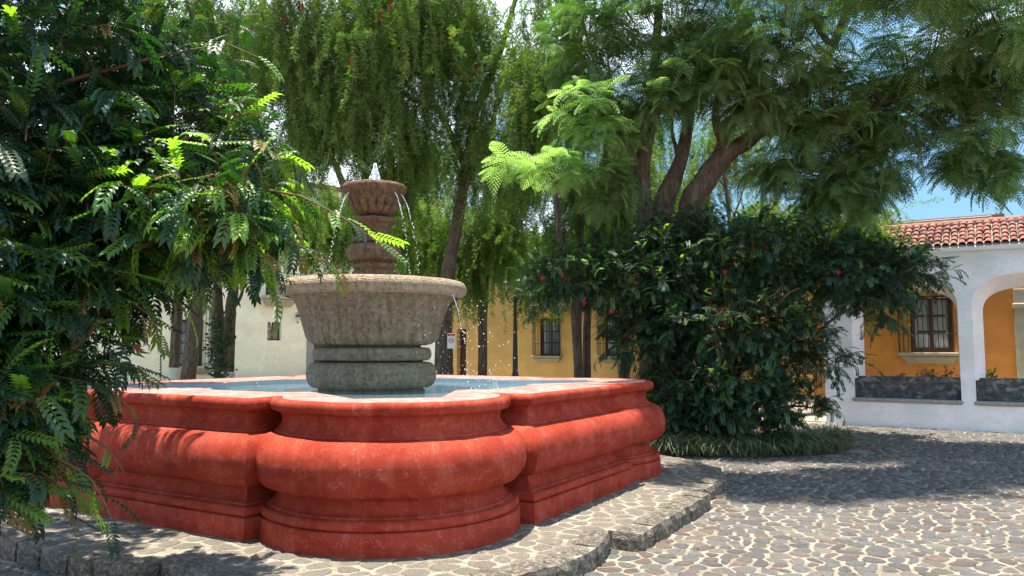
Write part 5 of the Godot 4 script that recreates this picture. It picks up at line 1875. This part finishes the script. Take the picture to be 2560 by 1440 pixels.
func make_trees():
	var T := [Color(0.115, 0.190, 0.048), Color(0.225, 0.315, 0.085), Color(0.31, 0.30, 0.08)]
	var a := weeping("leaning weeping tree with red bottlebrush flowers directly behind the fountain column", [1108, 17.5],
		[[1112, 760, 17.5], [1128, 640, 17.5], [1150, 520, 17.5], [1165, 420, 17.5], [1190, 280, 17.4], [1240, 160, 17.3], [1300, -40, 17.2]], [0.24, 0.18, 0.15, 0.13, 0.11, 0.09, 0.075, 0.05],
		[[[1150, 520, 17.5], [1180, 430, 17.3], [1230, 300, 17.2], [1270, 200, 17.2], 0.07], [[1165, 420, 17.5], [1100, 280, 17.2], [1020, 120, 17], [950, -50, 16.8], 0.09], [[1100, 280, 17.2], [960, 200, 16.8], [850, 90, 16.4], [760, -30, 16.2], 0.06], [[1112, 770, 17.5], [1150, 740, 17.3], [1175, 715, 17.2], 0.05]],
		[[at(700, 60, 15.8), Vector3(0.9, 1.0, 1.0), 75], [at(850, 150, 16.2), Vector3(1.1, 1.2, 1.1), 105], [at(1000, 60, 16.5), Vector3(1.1, 1.0, 1.2), 75], [at(1000, 260, 16.6), Vector3(1.0, 0.9, 1.0), 70], [at(800, 290, 16.5), Vector3(0.7, 0.5, 0.8), 40], [at(1180, 100, 17), Vector3(1.2, 1.1, 1.2), 75], [at(1190, 330, 17.4), Vector3(0.9, 0.9, 0.9), 42], [at(960, 420, 17.4), Vector3(0.7, 0.5, 0.7), 28], [at(900, -200, 16.5), Vector3(3.0, 0.8, 2.0), 60], [at(1090, -20, 16.8), Vector3(1.5, 0.5, 1.0), 46], [at(880, -20, 16.2), Vector3(1.2, 0.4, 1.0), 30]],
		T, 401, M.bark_brown)
	bottlebrush(a, [[710, 50, 14.9], [877, 157, 15], [950, 38, 15.2], [975, 15, 15.3], [726, 262, 15.6], [1197, 175, 15.8], [756, 15, 14.8]])
	var b := weeping("weeping tree with rough brown leaning trunk in front of the cream house window", [466, 19.0],
		[[480, 860, 19], [497, 740, 19], [512, 640, 19], [555, 480, 18.6], [610, 260, 18.2], [645, 100, 18], [660, -60, 17.8]], [0.21, 0.175, 0.155, 0.14, 0.12, 0.11, 0.09, 0.06],
		[[[512, 640, 19], [470, 480, 18.6], [420, 300, 18.2], [380, 100, 18], 0.09], [[555, 480, 18.6], [700, 380, 17.8], [820, 320, 17.4], 0.06], [[420, 300, 18.2], [330, 200, 17.6], [250, 80, 17], 0.06]],
		[[at(400, 60, 16.5), Vector3(1.1, 0.9, 1.2), 70], [at(560, 50, 16.8), Vector3(0.9, 0.8, 1.0), 60], [at(560, 220, 17.4), Vector3(1.0, 0.7, 1.0), 56], [at(640, 380, 17.8), Vector3(0.9, 0.7, 1.0), 50], [at(450, 520, 18.6), Vector3(1.2, 0.6, 1.0), 46], [at(690, 420, 18.2), Vector3(0.5, 0.5, 0.7), 22], [at(270, 250, 17.5), Vector3(1.3, 1.2, 1.0), 50], [at(430, -160, 17), Vector3(2.5, 0.8, 1.5), 50], [at(250, 560, 19), Vector3(1.4, 1.2, 0.8), 50]],
		T, 411, M.bark_brown)
	bottlebrush(b, [[380, 38, 14.9], [466, 66, 15.2], [584, 45, 15.4], [582, 72, 15.4], [314, 100, 15.2]])
	weeping("slim weeping tree standing left of the black lamp post", [1206, 21.0],
		[[1207, 800, 21], [1212, 720, 21], [1215, 600, 21], [1225, 430, 20.8], [1240, 250, 20.6]], [0.14, 0.125, 0.12, 0.11, 0.08, 0.05],
		[[[1212, 720, 21], [1180, 600, 20.8], [1160, 480, 20.6], 0.05], [[1215, 600, 21], [1260, 500, 20.8], [1300, 420, 20.6], 0.05]],
		[[at(1220, 540, 20.6), Vector3(0.9, 0.9, 0.9), 60], [at(1100, 560, 20.8), Vector3(0.6, 0.9, 0.8), 34], [at(1300, 430, 20.6), Vector3(0.7, 0.6, 0.8), 30], [at(1270, 590, 20.4), Vector3(0.5, 0.25, 0.5), 10], [at(1020, 540, 21.2), Vector3(0.7, 0.7, 0.8), 34], [at(1190, 640, 20.6), Vector3(0.5, 0.35, 0.6), 22]],
		T, 421, M.bark_brown, 1.0, 0.75)
	weeping("dark straight tree trunk, left of the pair before the ochre wall", [1446, 16.0],
		[[1445, 820, 16], [1450, 640, 16], [1452, 480, 16], [1455, 300, 16], [1450, 60, 15.8]], [0.10, 0.085, 0.075, 0.07, 0.06, 0.04],
		[[[1452, 480, 16], [1420, 380, 15.8], [1390, 250, 15.6], 0.04]],
		[[at(1380, 150, 16), Vector3(0.8, 1.2, 0.9), 60], [at(1330, 330, 16.6), Vector3(0.55, 0.6, 0.7), 24], [at(1440, 430, 16.4), Vector3(0.5, 0.5, 0.7), 24], [at(1420, -100, 16), Vector3(1.2, 0.8, 1), 30]],
		T, 431, M.bark_brown)
	weeping("dark straight tree trunk, right of the pair before the ochre wall", [1466, 16.4],
		[[1468, 820, 16.4], [1480, 660, 16.4], [1500, 520, 16.4], [1515, 380, 16.4], [1525, 200, 16.3]], [0.09, 0.085, 0.075, 0.06, 0.05, 0.03],
		[[[1500, 520, 16.4], [1540, 420, 16.3], [1570, 320, 16.2], 0.04]],
		[[at(1520, 500, 16.8), Vector3(0.5, 0.5, 0.6), 26], [at(1560, 380, 16.8), Vector3(0.6, 0.8, 0.7), 30]],
		T, 441, M.bark_brown)
	weeping("slender dark leaning tree under the pale low frond spray", [1450, 15.6],
		[[1432, 740, 15.4], [1402, 620, 15.2], [1390, 500, 15.2], [1378, 380, 15.2], [1360, 200, 15.2]], [0.08, 0.065, 0.06, 0.055, 0.045, 0.03],
		[], [[at(1350, 260, 15.6), Vector3(0.5, 0.7, 0.6), 26], [at(1400, 560, 15.8), Vector3(0.35, 0.25, 0.4), 12]], T, 451, M.bark_brown)
	weeping("thin dark tree with whitewashed foot at the barred cream house window", [434, 24.0],
		[[440, 840, 24], [443, 770, 24], [450, 700, 24], [470, 560, 24], [480, 400, 24]], [0.19, 0.15, 0.14, 0.12, 0.09, 0.05],
		[[[443, 770, 24], [400, 720, 23.8], [360, 690, 23.6], 0.06]],
		[[at(360, 590, 23.6), Vector3(1.1, 0.5, 0.8), 34], [at(470, 600, 24), Vector3(0.9, 0.5, 0.8), 28], [at(560, 580, 24), Vector3(0.9, 0.6, 0.8), 30]],
		T, 461, M.bark_brown, 1.0, 1.0)
	var iv := weeping("forked tree wrapped in dark ivy before the cream wall", [572, 23.0],
		[[574, 820, 23], [578, 760, 23], [585, 715, 23], [580, 640, 23], [600, 480, 23]], [0.19, 0.165, 0.16, 0.14, 0.10, 0.06],
		[[[580, 772, 23], [600, 745, 22.8], [612, 700, 22.7], [622, 640, 22.6], 0.07], [[585, 715, 23], [605, 690, 22.9], [640, 665, 22.8], 0.06], [[560, 940, 23.2], [545, 840, 23.2], [545, 740, 23.3], [540, 600, 23.3], 0.28]],
		[[at(640, 520, 22.8), Vector3(0.8, 0.4, 0.7), 26], [at(740, 490, 22.8), Vector3(0.7, 0.4, 0.7), 22], [at(590, 520, 23), Vector3(0.9, 0.6, 0.8), 30]],
		T, 471, M.bark_brown, 1.0, 0.9)
	var xf := []
	var cs := []
	var inv := iv.transform.affine_inverse()
	for k in 420:
		var y := rf(0.35, 2.5)
		var p := at(548 + rf(-18, 20), 870, 22.8)
		p.y = y
		p += rdir() * 0.25
		xf.append(Transform3D(frame(rdir() + Vector3(0, -0.5, 0.6), Vector3.BACK, rf(0.10, 0.17)), inv * p)); cs.append(grow_color(Color(0.015, 0.04, 0.014), Color(0.03, 0.07, 0.02), R.randf()))
	many(iv, "ivy", simple_leaf(), M.leaf_shrub, xf, cs, "dark ivy leaves climbing the trunk")
	# sunny trees beyond, closing the view between the houses
	weeping("pale sunlit tree beyond the ochre house, behind the dark trunk pair", [1560, 27.0], [[1560, 760, 27], [1555, 600, 27], [1550, 450, 27]], [0.2, 0.15, 0.12, 0.06], [],
		[[at(1500, 560, 26), Vector3(1.2, 0.8, 0.9), 55], [at(1560, 440, 27), Vector3(1.4, 1.2, 1.0), 55], [at(1420, 590, 26), Vector3(1.2, 0.6, 0.8), 40], [at(1320, 600, 25.5), Vector3(0.9, 0.6, 0.8), 34], [at(1590, 300, 27), Vector3(1.5, 1.2, 1.0), 40], [at(1700, 460, 26.5), Vector3(1.2, 1.0, 0.9), 46], [at(1810, 330, 27), Vector3(1.6, 0.9, 0.9), 40], [at(1660, 580, 26), Vector3(0.9, 0.5, 0.8), 26]],
		T, 481, M.bark_brown, 1.25)
	weeping("pale distant tree right behind the fountain column, over the roofs", [900, 28.0], [[900, 760, 28], [905, 600, 28], [910, 420, 28]], [0.24, 0.2, 0.15, 0.06], [[[905, 600, 28], [850, 440, 27.5], [800, 340, 27], 0.2]],
		[[at(830, 520, 26.5), Vector3(1.3, 0.9, 1.0), 50], [at(960, 520, 27), Vector3(1.6, 1.2, 1.0), 70], [at(1060, 400, 27), Vector3(1.4, 1.2, 1.0), 50], [at(1090, 620, 26), Vector3(1.2, 0.8, 0.8), 40], [at(700, 500, 27), Vector3(1.4, 0.6, 0.9), 36]],
		T, 491, M.bark_brown, 1.25)
	weeping("thin open tree showing against bright sky behind the feathery tree", [1830, 19.0], [[1828, 620, 19], [1825, 560, 19], [1815, 470, 19], [1800, 380, 19]], [0.10, 0.07, 0.055, 0.045, 0.03],
		[[[1825, 560, 19], [1850, 500, 19], [1870, 430, 19], 0.04], [[1815, 470, 19], [1780, 420, 19], [1770, 360, 19], 0.03]],
		[[at(1880, 520, 19), Vector3(0.8, 0.4, 0.6), 22], [at(2000, 540, 19), Vector3(0.9, 0.35, 0.6), 26], [at(2150, 540, 18.5), Vector3(0.8, 0.35, 0.5), 30], [at(2180, 580, 17.5), Vector3(0.5, 0.2, 0.4), 18], [at(2110, 560, 14.4), Vector3(0.55, 0.16, 0.4), 26], [at(2200, 575, 14.2), Vector3(0.25, 0.08, 0.3), 9]],
		T, 501, M.bark_brown)

func make_litter():
	R.seed = 909
	var xf := []
	var cs := []
	for k in 170:
		var p := Vector2(rf(-4, 7), rf(-12, -4.8))
		var q := plan(p)
		if in_fountain(q, 0.05): continue
		var y := 0.152 if Geometry2D.is_point_in_polygon(q, plat) else 0.018
		xf.append(Transform3D(frame(Vector3(rf(-1, 1), rf(-0.1, 0.15), rf(-1, 1)), (Vector3.UP + rdir() * 0.4).normalized(), rf(0.025, 0.05)), Vector3(p.x, y, p.y)))
		cs.append(grow_color(Color(0.18, 0.10, 0.04), Color(0.34, 0.22, 0.09), R.randf()))
	var o := many(self, "fallen_leaves", simple_leaf(), M.leaf_shrub, xf, cs)
	o.set_meta("label", "scattered dry brown leaves lying on the cobbles")
	o.set_meta("category", "leaves")
func make_sign():
	var p := at(1128, 852, 17.1)
	var h := thing("warning_sign", "white sign with red prohibition ring fixed to the leaning trunk behind the fountain", "sign", p, -0.05)
	boxpart(h, "panel", Vector3(-0.085, -0.17, -0.008), Vector3(0.085, 0.17, 0.008), M.white_paint, 0.003)
	boxpart(h, "red_strip", Vector3(-0.078, 0.10, 0.0085), Vector3(0.078, 0.155, 0.011), M.sign_red, 0.0)
	var mb := MB.new()
	var pts := []
	var rr := []
	for k in 25:
		var a := TAU * k / 24
		pts.append(Vector3(cos(a) * 0.055, 0.01 + sin(a) * 0.055, 0.012)); rr.append(0.007)
	mb.tube(pts, rr, 5, false)
	mb.tube([Vector3(-0.04, 0.05, 0.012), Vector3(0.04, -0.03, 0.012)], [0.006, 0.006], 5)
	part(h, "prohibition_ring", mb.mesh(), M.sign_red)
	mb = MB.new()
	mb.prism(PackedVector2Array([Vector2(-0.03, -0.012), Vector2(-0.02, 0.012), Vector2(0.012, 0.016), Vector2(0.03, 0.034), Vector2(0.028, 0.010), Vector2(0.018, -0.012), Vector2(0.010, -0.012), Vector2(0.008, 0.0), Vector2(-0.018, 0.0), Vector2(-0.022, -0.012)]), 0.0085, 0.0105)
	part(h, "pictogram", mb.mesh(), M.black_iron)
	mb = MB.new()
	mb.box(Vector3(-0.02, -0.05, -0.12), Vector3(0.02, 0.05, -0.0085))
	part(h, "fixing", mb.mesh(), M.black_iron)

func make_beds():
	# planted bed under the shrub and lawn behind
	var g := MB.new()
	var pts := [Vector2(0.6, -12.2), Vector2(2.2, -11.55), Vector2(3.6, -11.45), Vector2(4.8, -11.8), Vector2(5.5, -12.6), Vector2(5.75, -13.8), Vector2(5.75, -16.0), Vector2(5.0, -17.0), Vector2(0.6, -16.0)]
	var poly := PackedVector2Array(pts)
	var t := Geometry2D.triangulate_polygon(poly)
	for k in range(0, t.size(), 3):
		g.flat(Vector3(poly[t[k]].x, 0.012, poly[t[k]].y), Vector3(poly[t[k + 1]].x, 0.012, poly[t[k + 1]].y), Vector3(poly[t[k + 2]].x, 0.012, poly[t[k + 2]].y), Vector3.UP)
	part(self, "planting_bed", g.mesh(), M.soil, "", "structure")
	g = MB.new()
	g.quad(Vector3(-9, 0.006, -13.5), Vector3(5.5, 0.006, -13.5), Vector3(5.5, 0.006, -23.5), Vector3(-14, 0.006, -23.5), Vector3.UP)
	part(self, "lawn", g.mesh(), M.lawn, "", "structure")
	# ribbon grass edging
	R.seed = 77
	var m := MB.new()
	for k in 30:
		var a := rf(0, TAU)
		var l := rf(0.6, 1.0)
		var d := Vector3(cos(a), 0, sin(a))
		var sd := Vector3(-sin(a), 0, cos(a))
		var bend := rf(0.5, 1.0)
		var prev := Vector3(rf(-0.06, 0.06), 0, rf(-0.06, 0.06))
		var org := prev
		for j in 5:
			var u := (j + 1) / 5.0
			var p := org + d * bend * l * pow(u, 1.4) + Vector3(0, l * (1.15 * u - (0.55 + 0.5 * bend) * u * u), 0)
			var w0 := 0.012 * (1.0 - pow(j / 5.0, 2.0))
			var w1 := 0.012 * (1.0 - pow(u, 2.0))
			m.leaf(prev + sd * w0, p + sd * w1, p - sd * w1)
			m.leaf(prev + sd * w0, p - sd * w1, prev - sd * w0)
			m.paint(Color(1, 1, 1))
			# cream margin
			m.leaf(prev + sd * w0 + Vector3(0, 0.002, 0), p + sd * w1 + Vector3(0, 0.002, 0), prev + sd * w0 * 0.45 + Vector3(0, 0.002, 0))
			m.paint(Color(3.2, 2.6, 2.6))
			prev = p
	var xf := []
	var cs := []
	var edge := [Vector2(1.9, -11.75), Vector2(2.6, -11.55), Vector2(3.4, -11.45), Vector2(4.2, -11.55), Vector2(4.9, -11.95), Vector2(5.4, -12.5)]
	for k in 210:
		var u := R.randf() * 4.999
		var i0 := int(u)
		var e: Vector2 = edge[i0].lerp(edge[i0 + 1], u - i0)
		var back := pow(R.randf(), 1.3) * 0.75
		var nrm := Vector2(-0.15, -1.0).normalized()
		e += nrm * (back + 0.06)
		var s := rf(0.6, 0.95)
		xf.append(Transform3D(Basis(Vector3.UP, rf(0, TAU)).scaled(Vector3(s, s * rf(0.8, 1.1), s)), Vector3(e.x, 0.012, e.y)))
		cs.append(grow_color(Color(0.07, 0.11, 0.04), Color(0.19, 0.21, 0.11), R.randf()))
	var o := many(self, "ribbon_grass", m.mesh(), M.blade, xf, cs)
	o.set_meta("label", "low tufts of striped ribbon grass edging the bed below the dark shrub")
	o.set_meta("category", "grass")

func _ready():
	R.seed = 1
	make_view()
	make_materials()
	print("materials")
	make_ground()
	print("ground")
	make_beds()
	make_arcade()
	make_yellow_house()
	make_cream_house()
	print("houses")
	make_fountain()
	print("fountain")
	make_lamp_post()
	make_sign()
	make_litter()
	make_jacaranda()
	make_trees()
	print("trees")
	make_right_shrub()
	make_left_shrub()
	print("done")
